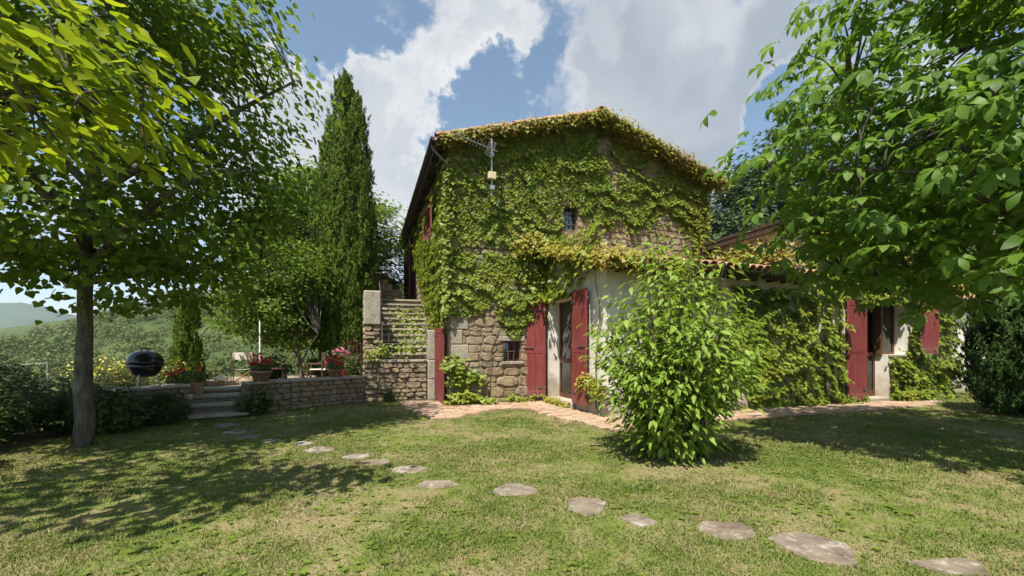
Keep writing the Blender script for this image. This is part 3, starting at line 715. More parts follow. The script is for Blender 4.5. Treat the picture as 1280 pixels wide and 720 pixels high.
b.add([(W1,WY,WE),(W2,WY,WE),(W2,WY,z7(W2)),(W1,WY,z7(W1)),(W1,WY+.4,WE),(W2,WY+.4,WE),(W2,WY+.4,z7(W2)),(W1,WY+.4,z7(W1))],
      [(0,1,2,3),(7,6,5,4),(0,4,5,1),(1,5,6,2),(2,6,7,3),(3,7,4,0)])
b.build('wing_front_wall', 'plaster', house)
b = MB(); b.box(W1, W1+.35, WY+.401, 3.5, 0, z7(W1)-.01); b.box(W2-.35, W2, WY+.401, 3.5, 0, z7(W2)-.01); b.box(W1+.36, W2-.36, 3.2, 3.5, 0, 2.8); b.build('wing_end_wall', 'plaster', house)
# lean-to roof
EY = WY-.36; ez = WE-.36*.262
b = MB(); b.add([(WX-.12,EY,ez+.02),(W1-.002,EY,ez+.02),(W1-.002,-.003,RZ(0)+.02),(WX-.12,-.003,RZ(0)+.02),(WX-.12,EY,ez+.08),(W1-.002,EY,ez+.08),(W1-.002,-.003,RZ(0)+.08),(WX-.12,-.003,RZ(0)+.08)],
      [(0,3,2,1),(4,5,6,7),(0,1,5,4),(1,2,6,5),(2,3,7,6),(3,0,4,7)])
lean = b.build('lean_to_roof', 'dark_wood', house)
lu = Vector((0, 1, .262)).normalized(); n = 0; nc = int((W1-WX+.1)/.20)
b = MB()
for c in range(nc+1):
    for k in range(9):
        p = Vector((WX-.06+c*.20+random.uniform(-.008,.008), EY-.05+random.uniform(-.012,.012), ez+.10+random.uniform(-.004,.01))) + lu*(k*.345)
        link('roof_tile', TILE_ME, lean).matrix_local = tiles_matrix(p, lu); n += 1
    # pan tiles between, turned over
    for k in range(9):
        p = Vector((WX+.04+c*.20, EY-.02, ez+.150)) + lu*(k*.345)
        m = tiles_matrix(p, lu) @ Matrix.Rotation(math.pi, 4, 'Y')
        if c < nc: b.add([m @ Vector(v) for v in TILE.v], TILE.f)
b.build('pan_tiles', 'terracotta', lean, kind='stuff')
b = MB(); nn = 7; vs = []
for x in (WX-.16, W1-.02):
    for k in range(nn+1): a = math.pi+math.pi*k/nn; vs.append((x, EY-.075+.07*math.cos(a), ez+.03+.07*math.sin(a)))
b.add(vs, [(k+1, k, nn+1+k, nn+2+k) for k in range(nn)]+[tuple(range(nn+1))]); b.build('gutter', 'gutter_metal', house, True)
MB().box(WX-.11, W1-.01, EY+.004, EY+.03, ez-.10, ez+.018).build('fascia', 'dark_wood', lean)
for k in range(12):
    x = WX+.2+k*.42; MB().box(x, x+.07, EY+.032, WY-.002, ez-.085, ez+.018).build('rafter', 'dark_wood', lean)
# second wing roof, eave over the first roof, falling to the right
b = MB(); y0, y1 = WY-.30, 3.6; xa, xb = W1-.28, W2+.3
b.add([(xa,y0,z7(xa)+.02),(xb,y0,z7(xb)+.02),(xb,y1,z7(xb)+.02),(xa,y1,z7(xa)+.02),(xa,y0,z7(xa)+.10),(xb,y0,z7(xb)+.10),(xb,y1,z7(xb)+.10),(xa,y1,z7(xa)+.10)],
      [(0,3,2,1),(4,5,6,7),(0,1,5,4),(1,2,6,5),(2,3,7,6),(3,0,4,7)])
r2 = b.build('wing_roof', 'dark_wood', house)
du = Vector((-1, 0, .235)).normalized(); b = MB()
for c in range(32):
    for k in range(16):
        p = Vector((xb+.04, y0+.07+c*.20+random.uniform(-.01,.01), z7(xb)+.12)) + du*(k*.378); m = tiles_matrix(p, du)
        if k == 15 or c == 0: link('roof_tile', TILE_ME, r2).matrix_local = m
        else: b.add([m @ Vector(v) for v in TILE.v], TILE.f)
b.build('roof_tiles', 'terracotta', r2, kind='stuff')
# rear part of that wing's left eave board
MB().box(xa+.02, xa+.06, y0+.02, y1, z7(xa)-.13, z7(xa)+.018).build('fascia', 'dark_wood', r2)

# ---- glazed doors
def glazed_door_y(y0, y1, z0, z1, x):
    b = MB()
    for q in ((y0,y0+.07,z0,z1),(y1-.07,y1,z0,z1),(y0+.07,y1-.07,z1-.07,z1),(y0+.07,y1-.07,z0,z0+.10),((y0+y1)/2-.07,(y0+y1)/2+.07,z0+.1,z1-.07),(y0+.07,(y0+y1)/2-.07,z0+.82,z0+.93),((y0+y1)/2+.07,y1-.07,z0+.82,z0+.93)):
        b.box(x, x+.06, q[0], q[1], q[2], q[3])
    d = b.build('door', 'brown_wood', house)
    for a, c in ((y0+.05,(y0+y1)/2-.05),((y0+y1)/2+.05,y1-.05)):
        MB().box(x+.02, x+.028, a, c, z0+.08, z1-.05).build('pane', 'glass', d)
        MB().box(x+.075, x+.085, a, c, z0+.05, z1-.45).build('curtain', 'curtain', d)
    MB().tube([(x-.03,(y0+y1)/2-.04,z0+1.0),(x-.03,(y0+y1)/2+.07,z0+1.0)], .012, 6).build('handle', 'iron', d)
glazed_door_y(D0+.002, D1-.002, DZ0+.002, DZ1-.002, WX+.26)
MB().cbox(WX-.10, WX+.25, D0+.002, D1-.002, .02, DZ0-.002, .012).build('doorstep', 'slab', house)
b = MB(); x0, x1, z0, z1 = DR; y = WY+.28
for q in ((x0+.002,x0+.07,z0+.002,z1-.002),(x1-.06,x1-.002,z0+.002,z1-.002),(x0+.07,x1-.06,z1-.07,z1-.002),(x0+.07,x1-.06,z0+.002,z0+.16),(x0+.07,x1-.06,1.12,1.22)): b.box(q[0],q[1],y,y+.06,q[2],q[3])
d = b.build('door', 'brown_wood', house); MB().box(x0+.05,x1-.05,y+.02,y+.028,z0+.1,z1-.05).build('pane', 'glass', d)
b = MB(); b.cbox(x1-.075, x1-.01, WY+.10, WY+.279, 1.17, z1-.005, .006); b.build('inner_shutter', 'brown_wood', house)
x0, x1, z0, z1 = WN; b = MB(); y = WY+.22
for q in ((x0+.06,x0+.13,z0+.002,z1-.002),(x1-.06,x1-.002,z0+.002,z1-.002),(x0+.13,x1-.06,z1-.06,z1-.002),(x0+.13,x1-.06,z0+.002,z0+.06)): b.box(q[0],q[1],y,y+.05,q[2],q[3])
wn = b.build('window', 'brown_wood', house); MB().box(x0+.1,x1-.04,y+.02,y+.028,z0+.04,z1-.04).build('pane', 'glass', wn); MB().box(x0+.14,x0+.42,y+.055,y+.075,z0+.05,z1-.05).build('inner_panel', 'brown_wood', wn)
MB().cbox(x0+.002, x1+.06, WY-.05, WY+.2, z0-.06, z0-.002, .01).build('sill', 'slab', wn)
MB().cbox(DR[0]-.04, DR[1]+.02, WY-.12, WY+.27, .01, .098, .01).build('doorstep', 'slab', house)
shutter(.74, 2.36, (DR[0]-.02, WY-.07), R(180+4), .09, rail=(0,.50,1), boards=3, latch=False)
shutter(.60, 1.31, (WN[1]+.28, WY-.16), R(-8), 1.16, rail=(0,1), boards=3, flip=True, latch=False)
# dark room partitions inside the wings keep the rooms closed
MB().box(WX+.42, W1-.02, -.06, -.03, 0, 3.4).build('inner_wall', 'interior', house)
# side wall openings: cellar door and upper windows
shutter(.98, 1.80, (-.17, 1.10), R(-90+2), .01, rail=(0,.56,1), boards=3, flip=True, latch=False)
MB().box(.25, .29, .402, 1.278, 0, 1.818).build('door', 'brown_wood', house)
for (a, c, e, g) in SIDE_H[1:]:
    b = MB()
    for q in ((a+.002,a+.06,e+.002,g-.002),(c-.06,c-.002,e+.002,g-.002),(a+.06,c-.06,g-.06,g-.002),(a+.06,c-.06,e+.002,e+.06),((a+c)/2-.03,(a+c)/2+.03,e+.06,g-.06)): b.box(.18,.23,q[0],q[1],q[2],q[3])
    wn = b.build('window', 'brown_wood', house); MB().box(.2,.206,a+.05,c-.05,e+.05,g-.05).build('pane', 'glass', wn)
    MB().cbox(-.06,.17,a-.06,c+.06,e-.08,e-.002,.01).build('sill', 'slab', wn)
for (hy, ang, w, h, z) in ((1.96, R(-90-24), .46, 1.02, 4.50), (2.84, R(90+22), .46, 1.02, 4.50), (7.18, R(-90-24), .6, 2.5, 3.03), (8.42, R(90+24), .6, 2.5, 3.03)):
    shutter(w, h, (-.03, hy), ang, z, rail=(0,1) if h < 2 else (0,.5,1), boards=3, latch=False, flip=ang < 0)

# ------------------------------------------------------------------ staircase
stair = thing('stone_staircase', 'outdoor stone staircase climbing along the ivy-clad side wall to an upper red door', 'staircase', HW(0,0), AX)
SY, SX0, SX1 = 1.38, -1.86, -.06
b = MB(); b.box(SX0, SX1-.26, SY+.03, SY+1.2, 0, .955); base = b.build('front_wall', 'mortar', stair)
lay_stones(base, courses(SX0+.0, SX1-.28, 0, .94, .08, .17, .14, .40, 21), face_y(SY+.045), .06)
for k, (z0, z1) in enumerate(((0,.52),(.525,1.02),(1.025,1.78))): MB().cbox(SX1-.265, SX1+.04, SY-.06, SY+.3, z0, z1, .02).build('jamb_stone', 'slab', stair)
MB().cbox(SX0+.36, SX1-.02, SY-.03, SY+.55, .957, 1.02, .015).build('landing_slab', 'slab', stair)
NS = 11
for k in range(NS):
    y = SY+.50+k*.30; z = 1.02+.175*k
    MB().box(SX0+.40, -.03, y+.05, y+.42, z-.2 if k else z-.1, z+.115).build('riser', 'mortar', stair)
    t = MB().cbox(SX0+.40, -.03, y, y+.44, z+.117, z+.175, .012)
    t.v = [(x, yy+random.uniform(-.008,.008), zz+random.uniform(-.005,.005)) for x, yy, zz in t.v]; t.build('tread', 'slab', stair)
ytop = SY+.50+NS*.30; ztop = 1.02+.175*NS
b = MB(); b.box(SX0+.02, -.03, ytop, 9.6, 0, ztop-.06); b.build('landing_base', 'mortar', stair)
MB().cbox(SX0, -.02, ytop+.01, 9.7, ztop-.058, ztop, .015).build('landing_slab', 'slab', stair)
# parapet pillar and parapet
b = MB(); b.box(SX0+.02, SX0+.37, SY+.25, ytop, 0, 2.70); par = b.build('parapet', 'mortar', stair)
lay_stones(par, [(z0, z1, w, h) for (z0, z1, w, h) in courses(SX0+.0, SX0+.39, 0, 1.90, .09, .16, .18, .4, 23)], face_y(SY+.26), .09)
lay_stones(par, courses(SY+.27, ytop, 0, 2.68, .09, .2, .2, .5, 25), face_x(SX0+.03), .05, single=False, name='stonework')
MB().cbox(SX0-.02, SX0+.40, SY+.14, SY+.62, 1.90, 2.76, .03).build('pillar_block', 'slab', stair)
MB().cbox(SX0-.03, SX0+.41, SY+.05, SY+.27, .96, 1.03, .015).build('ledge_slab', 'slab', stair)
# iron guard across the bottom
gy = SY+.03; b = MB(); gxs = (SX0+.42, SX1-.22)
b.tube([(gxs[0],gy,.98),(gxs[0],gy,1.90)], .022, 6); b.tube([(gxs[1]-.12,gy,1.90),(gxs[0],gy,1.90)], .012, 6); b.tube([(gxs[1]-.12,gy,1.90),(gxs[1]-.02,gy,1.45),(gxs[1]-.02,gy,1.0)], .012, 6)
g = b.build('railing', 'iron', stair)
for z in (1.08, 1.42): MB().tube([(gxs[0],gy,z),(gxs[1]-.02,gy,z)], .014, 6).build('rail', 'iron', g)
for k in range(5): x = gxs[0]+.16+k*.205; MB().tube([(x,gy,1.04),(x,gy,1.72 if k < 4 else 1.44)], .011, 5).build('baluster', 'iron', g)
MB().tube([(gxs[0]+.02,gy+.02,1.9),(gxs[0]+.02,ytop,ztop+.9),(gxs[0]+.02,ytop+1.5,ztop+.9)], .014, 6).build('handrail', 'iron', stair)
# planter on the upper landing
pl = thing('stone_planter', 'low stone planter with a terracotta trough at the head of the staircase', 'planter', HW(-.95, ytop+.5, ztop), AX)
b = MB(); b.box(-.5,.34,0,.4,0,.40); o = b.build('planter_wall', 'mortar', pl); lay_stones(o, courses(-.5,.34,0,.40,.07,.13,.14,.34,31), face_y(.012), .03)
MB().prism([(-.45,.06),(.0,.06),(.0,.3),(-.45,.3)], .40, .60).build('trough', 'terracotta', pl)

# ------------------------------------------------------------------ terrace
TZ = .30
b = MB(); poly = [HW(SX0+.1, SY+.2)[:2], HW(SX0+.1, 9.5)[:2], (-6.5,19.0), (-10.5,14.5), (-9.6,10), (-8.6,7.7), (-7.4,6.65), (-6.95,6.75), (-6.7,7.2), (-6.25,8.0), (-5.75,8.95), (-5.3,8.75), (-4.85,9.25), (-3.8,10.5)]
b.prism(poly, -3.0, TZ); terr = b.build('terrace', 'terrace_floor', kind='structure')
def seg_wall(name, label, pts, h, seed, thick=.38, cope=True, ext=None):
    w = thing(name, label, 'wall', (*pts[0], 0)); o0 = Vector((*pts[0], 0))
    for i in range(len(pts)-1):
        p, q = Vector((*pts[i],0))-o0, Vector((*pts[i+1],0))-o0
        d = (q-p); L = d.length; d.normalize(); n = Vector((d.y, -d.x, 0))        # travelling right to left seen from the lawn
        if n.dot(Vector((0,-1,0))-d*0) < 0 and n.x < 0: n = -n
        x = -d; yv = -n                                                            # local x to the right, y into the wall
        m = Matrix((x, yv, Vector((0,0,1)))).transposed().to_4x4(); m.translation = q
        b = MB(); vs, fs = MB().box(0, L, .03, thick, 0, h).v, MB().box(0, L, .03, thick, 0, h).f
        b.add([m @ Vector(v) for v in vs], fs); core = b.build('core', 'mortar', w)
        lay_stones(core, courses(0, L, 0, h-.005, .06, .15, .12, .38, seed+i), lambda xx, zz: m @ Matrix.Translation((xx, .04, zz)), .05, gap=.008)
        if cope:
            xx = 0; r = random.Random(seed)
            while xx < L-.02:
                ww = min(r.uniform(.35,.7), L-xx); ww = L-xx if L-xx-ww < .15 else ww
                c = MB().cbox(xx+.004, xx+ww-.004, -.035+r.uniform(-.015,.01), thick+.03, h+.002, h+.055+r.uniform(-.006,.006), .012)
                c.v = [tuple(m @ Vector(v)) for v in c.v]; c.build('coping_stone', 'slab', w); xx += ww
    return w
seg_wall('terrace_wall', 'low dry stone wall with flat coping between the garden steps and the staircase', T_EDGE, .58, 41)
seg_wall('terrace_wall', 'low dark stone wall below the black kettle grill', T_EDGE2, .58, 51)
gs = thing('garden_steps', 'shaded stone steps from the lawn up to the terrace', 'steps', (-5.62, 8.17, 0), math.atan2(.50,.80))
for k, (y, z) in enumerate(((-.34,.035),(0,.20),(.34,.34),(.68,.45))):
    MB().cbox(-.47, .47, y, y+.37, z-.01, z+.05, .012).build('tread', 'slab', gs)
    if k: MB().box(-.455, .455, y+.04, y+.36, 0, z-.012).build('riser', 'mortar', gs)

# ------------------------------------------------------------------ stepping stones
STEPS = [(2.63,2.53,.42,.24,'brownish stepping stone cut by the lower right edge of the picture'),
 (1.985,2.77,.50,.52,'largest pale grey stepping stone with lichen, near the lower right'),
 (1.52,3.03,.44,.34,'buff stepping stone just left of the largest one, third from the lower right'),
 (.972,3.22,.25,.30,'smallest pale stepping stone of the nearer ones, fourth from the lower right'),
 (.61,3.515,.33,.44,'brownish stepping stone, fifth from the lower right end of the row'),
 (.03,3.89,.44,.36,'grey stepping stone at the middle of the picture, sixth from the lower right'),
 (-.715,4.077,.40,.28,'rough stepping stone, seventh from the lower right, first left of picture centre'),
 (-1.093,4.563,.44,.34,'broad stepping stone, eighth from the lower right'),
 (-1.53,4.85,.31,.28,'narrow stepping stone, ninth from the lower right'),
 (-1.877,5.10,.36,.30,'grey oblong stepping stone, tenth from the lower right'),
 (-2.457,5.425,.38,.34,'pale broad stepping stone in sun just outside the tree shade'),
 (-2.83,5.79,.28,.26,'small stepping stone at the very edge of the tree shade'),
 (-3.41,5.99,.34,.24,'dull stepping stone in the shade, right of the two nearest the steps'),
 (-3.87,6.26,.32,.34,'stepping stone deep in the tree shade, third from the garden steps'),
 (-4.33,6.62,.34,.36,'shaded stepping stone, second from the garden steps'),
 (-4.85,7.20,.5,.4,'wide shaded stepping stone right before the garden steps')]
for i, (x, y, w, d, lab) in enumerate(STEPS):
    r = random.Random(200+i); n = r.choice((5,6,6,7)); b = MB(); ring = []
    for k in range(n):
        a = 2*math.pi*(k+r.uniform(-.34,.34))/n; j = r.uniform(.78,1.14); ring.append((math.cos(a)*w*.53*j, math.sin(a)*d*.53*j))
    rr = []                                                  # chipped edges between the corners
    for k in range(n):
        p, q = ring[k], ring[(k+1)%n]
        for t in (0, .33, .66): g_ = 1+r.uniform(-.05,.04); rr.append(((p[0]*(1-t)+q[0]*t)*g_, (p[1]*(1-t)+q[1]*t)*g_))
    ring = rr; n = len(ring)
    vs = [(px,py,-.05) for px,py in ring]+[(px,py,.004+r.uniform(-.003,.003)) for px,py in ring]+[(px*.95,py*.95,.012+r.uniform(-.004,.004)) for px,py in ring]+[(px*.45,py*.45,.015+r.uniform(-.004,.004)) for px,py in ring]+[(0,0,.015)]
    fs = [(i_*n+k, i_*n+(k+1)%n, (i_+1)*n+(k+1)%n, (i_+1)*n+k) for i_ in range(3) for k in range(n)]+[(3*n+k,3*n+(k+1)%n,4*n) for k in range(n)]
    b.add(vs, fs)
    b.build('stepping_stone', 'flagstone', None, loc=(x,y,0), label=lab, category='stepping stone', group='stepping stones across the lawn')

# ------------------------------------------------------------------ grass
def lawn_ok(x, y, pad=.0):
    hx, hy = B0[0], B0[1]; dx, dy = x-hx, y-hy; px = dx*UX[0]+dy*UX[1]; py = dx*VX[0]+dy*VX[1]
    ok = ~in_poly(px, py, PAVE)
    ok &= ~((px > -.05) & (py > -.02)); ok &= ~((px > WX-.03) & (py > WY-.04) & (px < W2+.05)); ok &= ~((px > SX0-.05) & (px < .1) & (py > SY-.06))
    edge = T_EDGE+T_EDGE2+[(-6.4,5.8),(-5.9,4.5),(-5.6,3.0),(-5.2,1.0)]
    reg = in_poly(x, y, edge+[(14,1.0),(16,12),(9,16),(-3.0,10.6)]); ok &= reg
    for (sx, sy, w, d, _) in STEPS: ok &= ~((((x-sx)/(w*.45))**2+((y-sy)/(d*.45))**2) < 1)
    return ok
def build_grass():
    P = []
    for (y0, y1, dens) in ((1.9,3.0,13000),(3.0,4.2,9500),(4.2,6.0,6000),(6.0,8.0,3200),(8.0,12.5,1600)):
        x0, x1 = -1.25*y1-.3, 1.25*y1+.3; n = int(dens*(y1-y0)*(x1-x0))
        q = np.stack([rng.uniform(x0,x1,n), rng.uniform(y0,y1,n)], -1); q = q[np.abs(q[:,0]) < 1.25*q[:,1]+.3]
        d = fbm(q*1.3, 3)*.6+fbm(q*6, 4)*.4
        q = q[(lawn_ok(q[:,0], q[:,1])) & (rng.random(len(q)) < np.clip(.2+3.2*(.585-d), .06, 1))]
        P.append(q)
    P = np.concatenate(P); n = len(P); print('grass', n)
    y = P[:,1]; tuft = fbm(P*2.2, 9)
    h = rng.uniform(.008,.021,n)*(.6+.9*tuft)*(1+rng.random(n)**9*1.5); w = (.0014+.0006*y)*rng.uniform(.7,1.3,n)
    a = rng.uniform(0,2*math.pi,n); lean = rng.uniform(.3,1.5,n)*h; la = rng.uniform(0,2*math.pi,n)
    c, s = np.cos(a)*w, np.sin(a)*w; lx, ly = np.cos(la)*lean, np.sin(la)*lean
    V = np.zeros((n,5,3)); V[:,:,:2] = P[:,None,:]; gz = -.004
    V[:,0,0] -= c; V[:,0,1] -= s; V[:,1,0] += c; V[:,1,1] += s; V[:,0:2,2] = gz
    V[:,2,0] += c*.8+lx*.35; V[:,2,1] += s*.8+ly*.35; V[:,3,0] += -c*.8+lx*.35; V[:,3,1] += -s*.8+ly*.35; V[:,2:4,2] = (h*.62)[:,None]
    V[:,4,0] += lx; V[:,4,1] += ly; V[:,4,2] = h
    F = np.array([(0,1,2),(0,2,3),(3,2,4)])[None]+(np.arange(n)*5)[:,None,None]
    o = link('grass', tri_mesh('grass', V.reshape(-1,3), F.reshape(-1,3), 'grass')); o['kind'] = 'stuff'; o['label'] = 'short mown patchy lawn grass with dry straw'; o['category'] = 'grass'
    # low rosettes of plantain and clover
    m = 2600; Q = np.stack([rng.uniform(-7,9,m*4), 2.0+rng.random(m*4)**1.2*7, np.zeros(m*4)], -1)
    keep = lawn_ok(Q[:,0],Q[:,1]) & (fbm(Q[:,:2]*.9, 21) > .47); Q = Q[keep][:m]
    pos, nor, tip, siz = [], [], [], []
    for q in Q:
        k = random.randint(5,9); a0 = random.random()*6; s = random.uniform(.014,.04)
        for i in range(k):
            a = a0+i*2.4; t = A((math.cos(a), math.sin(a), random.uniform(.15,.6))); pos.append(q+A((0,0,.008))); tip.append(t); nor.append(A((-t[0]*.4,-t[1]*.4,1))); siz.append(s*random.uniform(.7,1.2))
    V, F = scatter(*T_lance(.45), frames(A(nor),A(tip),A(siz)), A(pos))
    o = link('clover', tri_mesh('clover', V, F, 'weed_leaf')); o['kind'] = 'stuff'; o['label'] = 'bright green broad-leaved lawn weeds among the grass'; o['category'] = 'weeds'
    # dry leaf litter and tiny white daisies
    m = 500; Q = np.stack([rng.uniform(-6,8,m), 2.0+rng.random(m)*8, np.full(m,.012)], -1); Q = Q[lawn_ok(Q[:,0],Q[:,1])]; Q = np.concatenate([Q, np.stack([1.94+rng.normal(size=420)*.55, 5.1+rng.normal(size=420)*.40, np.full(420,.014)], -1)])
    V, F = scatter(*T_simple(.7), frames(rnd_dirs(len(Q))*.35+A((0,0,1)), rnd_dirs(len(Q)), rng.uniform(.015,.04,len(Q))), Q)
    o = link('leaf_litter', tri_mesh('leaf_litter', V, F, 'dry_scrub')); o['kind'] = 'stuff'; o['label'] = 'dry fallen leaves scattered on the lawn'; o['category'] = 'leaf litter'
build_grass()

# ------------------------------------------------------------------ climbing vines (house coordinates)
VT = [T_ivy()]
def vine_face(kind, dens, a0, a1, z0, z1, plane, mask, size=(.06,.10), tier=.62, bulge=.115, seed=1, wander=1.7):
    """leaves hung on a wall face. kind 'y': wall looks to -y at y=plane; 'x': looks to -x at x=plane"""
    n = int(dens*(a1-a0)*(z1-z0)); a = rng.uniform(a0,a1,n); z = rng.uniform(z0,z1,n)
    k = mask(a, z) > rng.random(n); a, z = a[k], z[k]; n = len(a)
    q = np.stack([a, z], -1)
    ph = (z+.75*wander*(fbm(q*.8, seed)-.5)*2+.5*(fbm(q*2.5, seed+3)-.5))/tier
    saw = 1-(ph % 1.0)                                    # thick at the lower lip of each tier
    lump = fbm(q*3.2, seed+7)
    depth = .02+bulge*(saw**1.6)*(.35+1.1*lump)*(.5+.5*rng.random(n))
    drop = depth*.35
    out = A((0,-1,0)) if kind == 'y' else A((-1,0,0)); lat = A((1,0,0)) if kind == 'y' else A((0,1,0))
    P = out*depth[:,None]+lat*a[:,None]; P[:,2] = z-drop
    if kind == 'y': P[:,1] += plane
    else: P[:,0] += plane
    nor = out*1.0+A((0,0,1))*rng.uniform(.35,1.2,(n,1))+rnd_dirs(n)*.5
    tip = A((0,0,-1))+out*.35+rnd_dirs(n)*.45
    return frames(nor, tip, rng.uniform(*size,n)*(.6+.8*lump)), P
def rim(n, pts_fn, spread, out, size=(.07,.12)):
    t = rng.random(n); P = pts_fn(t)+rng.normal(size=(n,3))*A(spread)
    nor = A(out)+A((0,0,.8))+rnd_dirs(n)*.6; tip = A((0,0,-1))+A(out)*.5+rnd_dirs(n)*.5
    return frames(nor, tip, rng.uniform(*size,n)), P
def vine(name, label, groups, stems=None, mats=None):
    o = thing(name, label, 'climbing vine', HW(0,0), AX)
    for i, g in enumerate(groups):
        mat, items = g; M = np.concatenate([x[0] for x in items]); P = np.concatenate([x[1] for x in items])
        foliage(o, (0,0,0), VT, M, P, mat, 0, name='leaves')
    b = MB()
    for s in stems or []: b.tube(s, [.016-.010*i/(len(s)-1) for i in range(len(s))], 5)
    if stems: b.build('stem', 'stem_brown', o)
    return o
def wig(pts, amp=.05, k=4):
    out = []
    for i in range(len(pts)-1):
        p, q = Vector(pts[i]), Vector(pts[i+1])
        for j in range(k): out.append(p.lerp(q, j/k)+Vector((random.uniform(-amp,amp), random.uniform(-amp,amp)*.2, random.uniform(-amp,amp))))
    return out+[Vector(pts[-1])]
sm = lambda t: smooth(t)
def gable_mask(x, z):
    q = np.stack([x, z], -1); n = fbm(q*1.1, 31, 4)-.5; m = fbm(q*3, 37)-.5; e = n*1.5+m*.5
    top = roof_z(x)
    low = 1.95-.42*np.exp(-((x-1.55)/.35)**2)+.25*np.exp(-((x-.9)/.25)**2)+(x > 1.9)*.0+e*.35
    d = sm((z-low)/.12)
    # bare stone band low on the right, reaching up in tongues
    band = (x > 2.75+e)*sm((4.72+.30*np.sin(x*2.3+.6)+e*.8-z)/.25)
    d = d*(1-.97*band*sm((x-2.6)/.4))
    d = np.where((x > 6.7+e*.6) & (z > 3.6), np.maximum(d, .95), d)          # thick column at the right corner
    d *= 1-.95*np.exp(-(((z-3.62-e*.2)/.13)**2))*(x > .25)*(x < 1.75)          # gap above the tier
    hole = fbm(q*.9+5, 43, 3); d *= 1-.9*sm((hole-.70)/.05)
    d *= np.where((x > UPPER[0]-.02) & (x < UPPER[1]+.02) & (z > UPPER[2]-.02) & (z < UPPER[3]+.02), 0, 1)
    d *= np.where((x > UPPER[0]-.25) & (x < UPPER[0]) & (z < 4.95), 1.2, 1)
    return d*(z < top-.02)
verge_l = lambda t: np.stack([-.25+t*(GAP+.25), np.full_like(t, FR+.02), ZE-.07+(ZA-ZE+.07)*t+.02], -1)
verge_r = lambda t: np.stack([GAP+t*(GW-GAP+.3), np.full_like(t, FR+.02), ZA-(ZA-ZE+.08)*t+.02], -1)
vine('climbing_vine', 'thick layered green creeper covering the upper stone gable', [
    ('vine_leaf', [vine_face('y', 900, .02, GW-.02, 1.3, 7.4, .0, gable_mask, seed=2), vine_face('y', 120, 1.75, 2.42, 2.35, 3.9, -.08, lambda x,z: np.full_like(x,.9), seed=4, bulge=.25)]),
    ('vine_yellow', [rim(1500, verge_l, (.06,.06,.07), (0,-1,0), (.05,.085)), rim(3300, verge_r, (.10,.07,.10), (.2,-1,0), (.055,.10)),
                     rim(1500, lambda t: verge_r(t)+A((0,.18,-.14)), (.1,.12,.05), (0,-1,0), (.05,.09)), rim(700, lambda t: verge_l(t)+A((0,.18,-.12)), (.1,.12,.05), (0,-1,0), (.05,.09)),
                     vine_face('y', 260, 6.65, GW+.02, 4.0, 5.8, -.05, lambda x,z: np.full_like(x,.8), seed=6)])],
    [wig([(.9,-.03,0),(1.0,-.03,1.2),(1.3,-.03,2.4),(1.8,-.03,3.6),(2.6,-.03,4.6)]), wig([(3.4,-.03,4.0),(4.0,-.03,4.8),(4.3,-.03,6)]), wig([(5.4,-.03,4.0),(5.3,-.03,4.9),(5.8,-.03,5.8)]), wig([(6.4,-.03,3.8),(6.6,-.03,4.9),(6.3,-.03,5.8)])])
def side_mask(y, z):
    q = np.stack([y, z], -1); e = (fbm(q*1.2, 61, 4)-.5)*1.3
    low = np.where(y < 1.45, 1.9, 1.15+.56*(y-1.5)+.2)+e*.5
    d = sm((z-low)/.15)
    for (a, c, e0, g) in SIDE_H[1:]: d = d*np.where((y > a-.06) & (y < c+.06) & (z > e0-.05) & (z < g+.05), 0, 1)
    return d*(z < 5.85)
vine('climbing_vine', 'yellow-green creeper on the side wall above the outdoor staircase', [
    ('vine_leaf', [vine_face('x', 560, .0, 9.8, 1.0, 6.1, .0, side_mask, seed=12, bulge=.2), rim(900, lambda t: np.stack([np.full_like(t,-.08), np.full_like(t,-.10), 2.1+3.4*t], -1), (.06,.05,.1), (-.5,-.8,0), (.055,.095))]),
    ('vine_leaf', [rim(420, lambda t: np.stack([-.95+.75*np.modf(t*7.3)[0], SY+.75+t*2.2, 1.25+t*1.3], -1), (.16,.12,.06), (0,-1,.2), (.06,.10)),
                   rim(160, lambda t: np.stack([SX0+.1+1.2*t*t, np.full_like(t, SY-.02), 1.25-.1*np.sin(t*6)], -1), (.06,.05,.10), (0,-1,.2), (.05,.09))])],
    [wig([(-.03,.25,0.1),(-.03,.3,1.9),(-.03,.9,3.4),(-.03,1.5,5)])])
vine('climbing_vine', 'small creeper sprouting at the foot of the stone corner by the downpipe', [
    ('vine_leaf', [rim(230, lambda t: np.stack([.02+.5*t*t, np.full_like(t,-.12), .95-.3*t], -1), (.09,.06,.12), (0,-1,.3)), rim(330, lambda t: np.stack([.0+.95*t, np.full_like(t,-.16), .12+.10*np.sin(t*5)], -1), (.08,.09,.07), (0,-1,.6)), rim(160, lambda t: np.stack([.08+.5*t, np.full_like(t,-.1), .55+.1*t], -1), (.09,.05,.09), (0,-1,.3)),
                   rim(120, lambda t: np.stack([1.35+.8*t, np.full_like(t,-.1), .12+.04*np.sin(t*9)], -1), (.05,.05,.04), (0,-1,.6), (.05,.08))])],
    [wig([(.12,-.08,0),(.05,-.06,.5),(.3,-.06,.95)], .02)])
def drape_mask(y, z):
    q = np.stack([y, z], -1); e = (fbm(q*1.6, 71, 4)-.5)*1.4
    low = 2.50-.12*(y+1.3)+e*.35; low = np.where(y < -1.6, low+.28*(-1.6-y), low)
    return sm((z-low)/.12)*.95
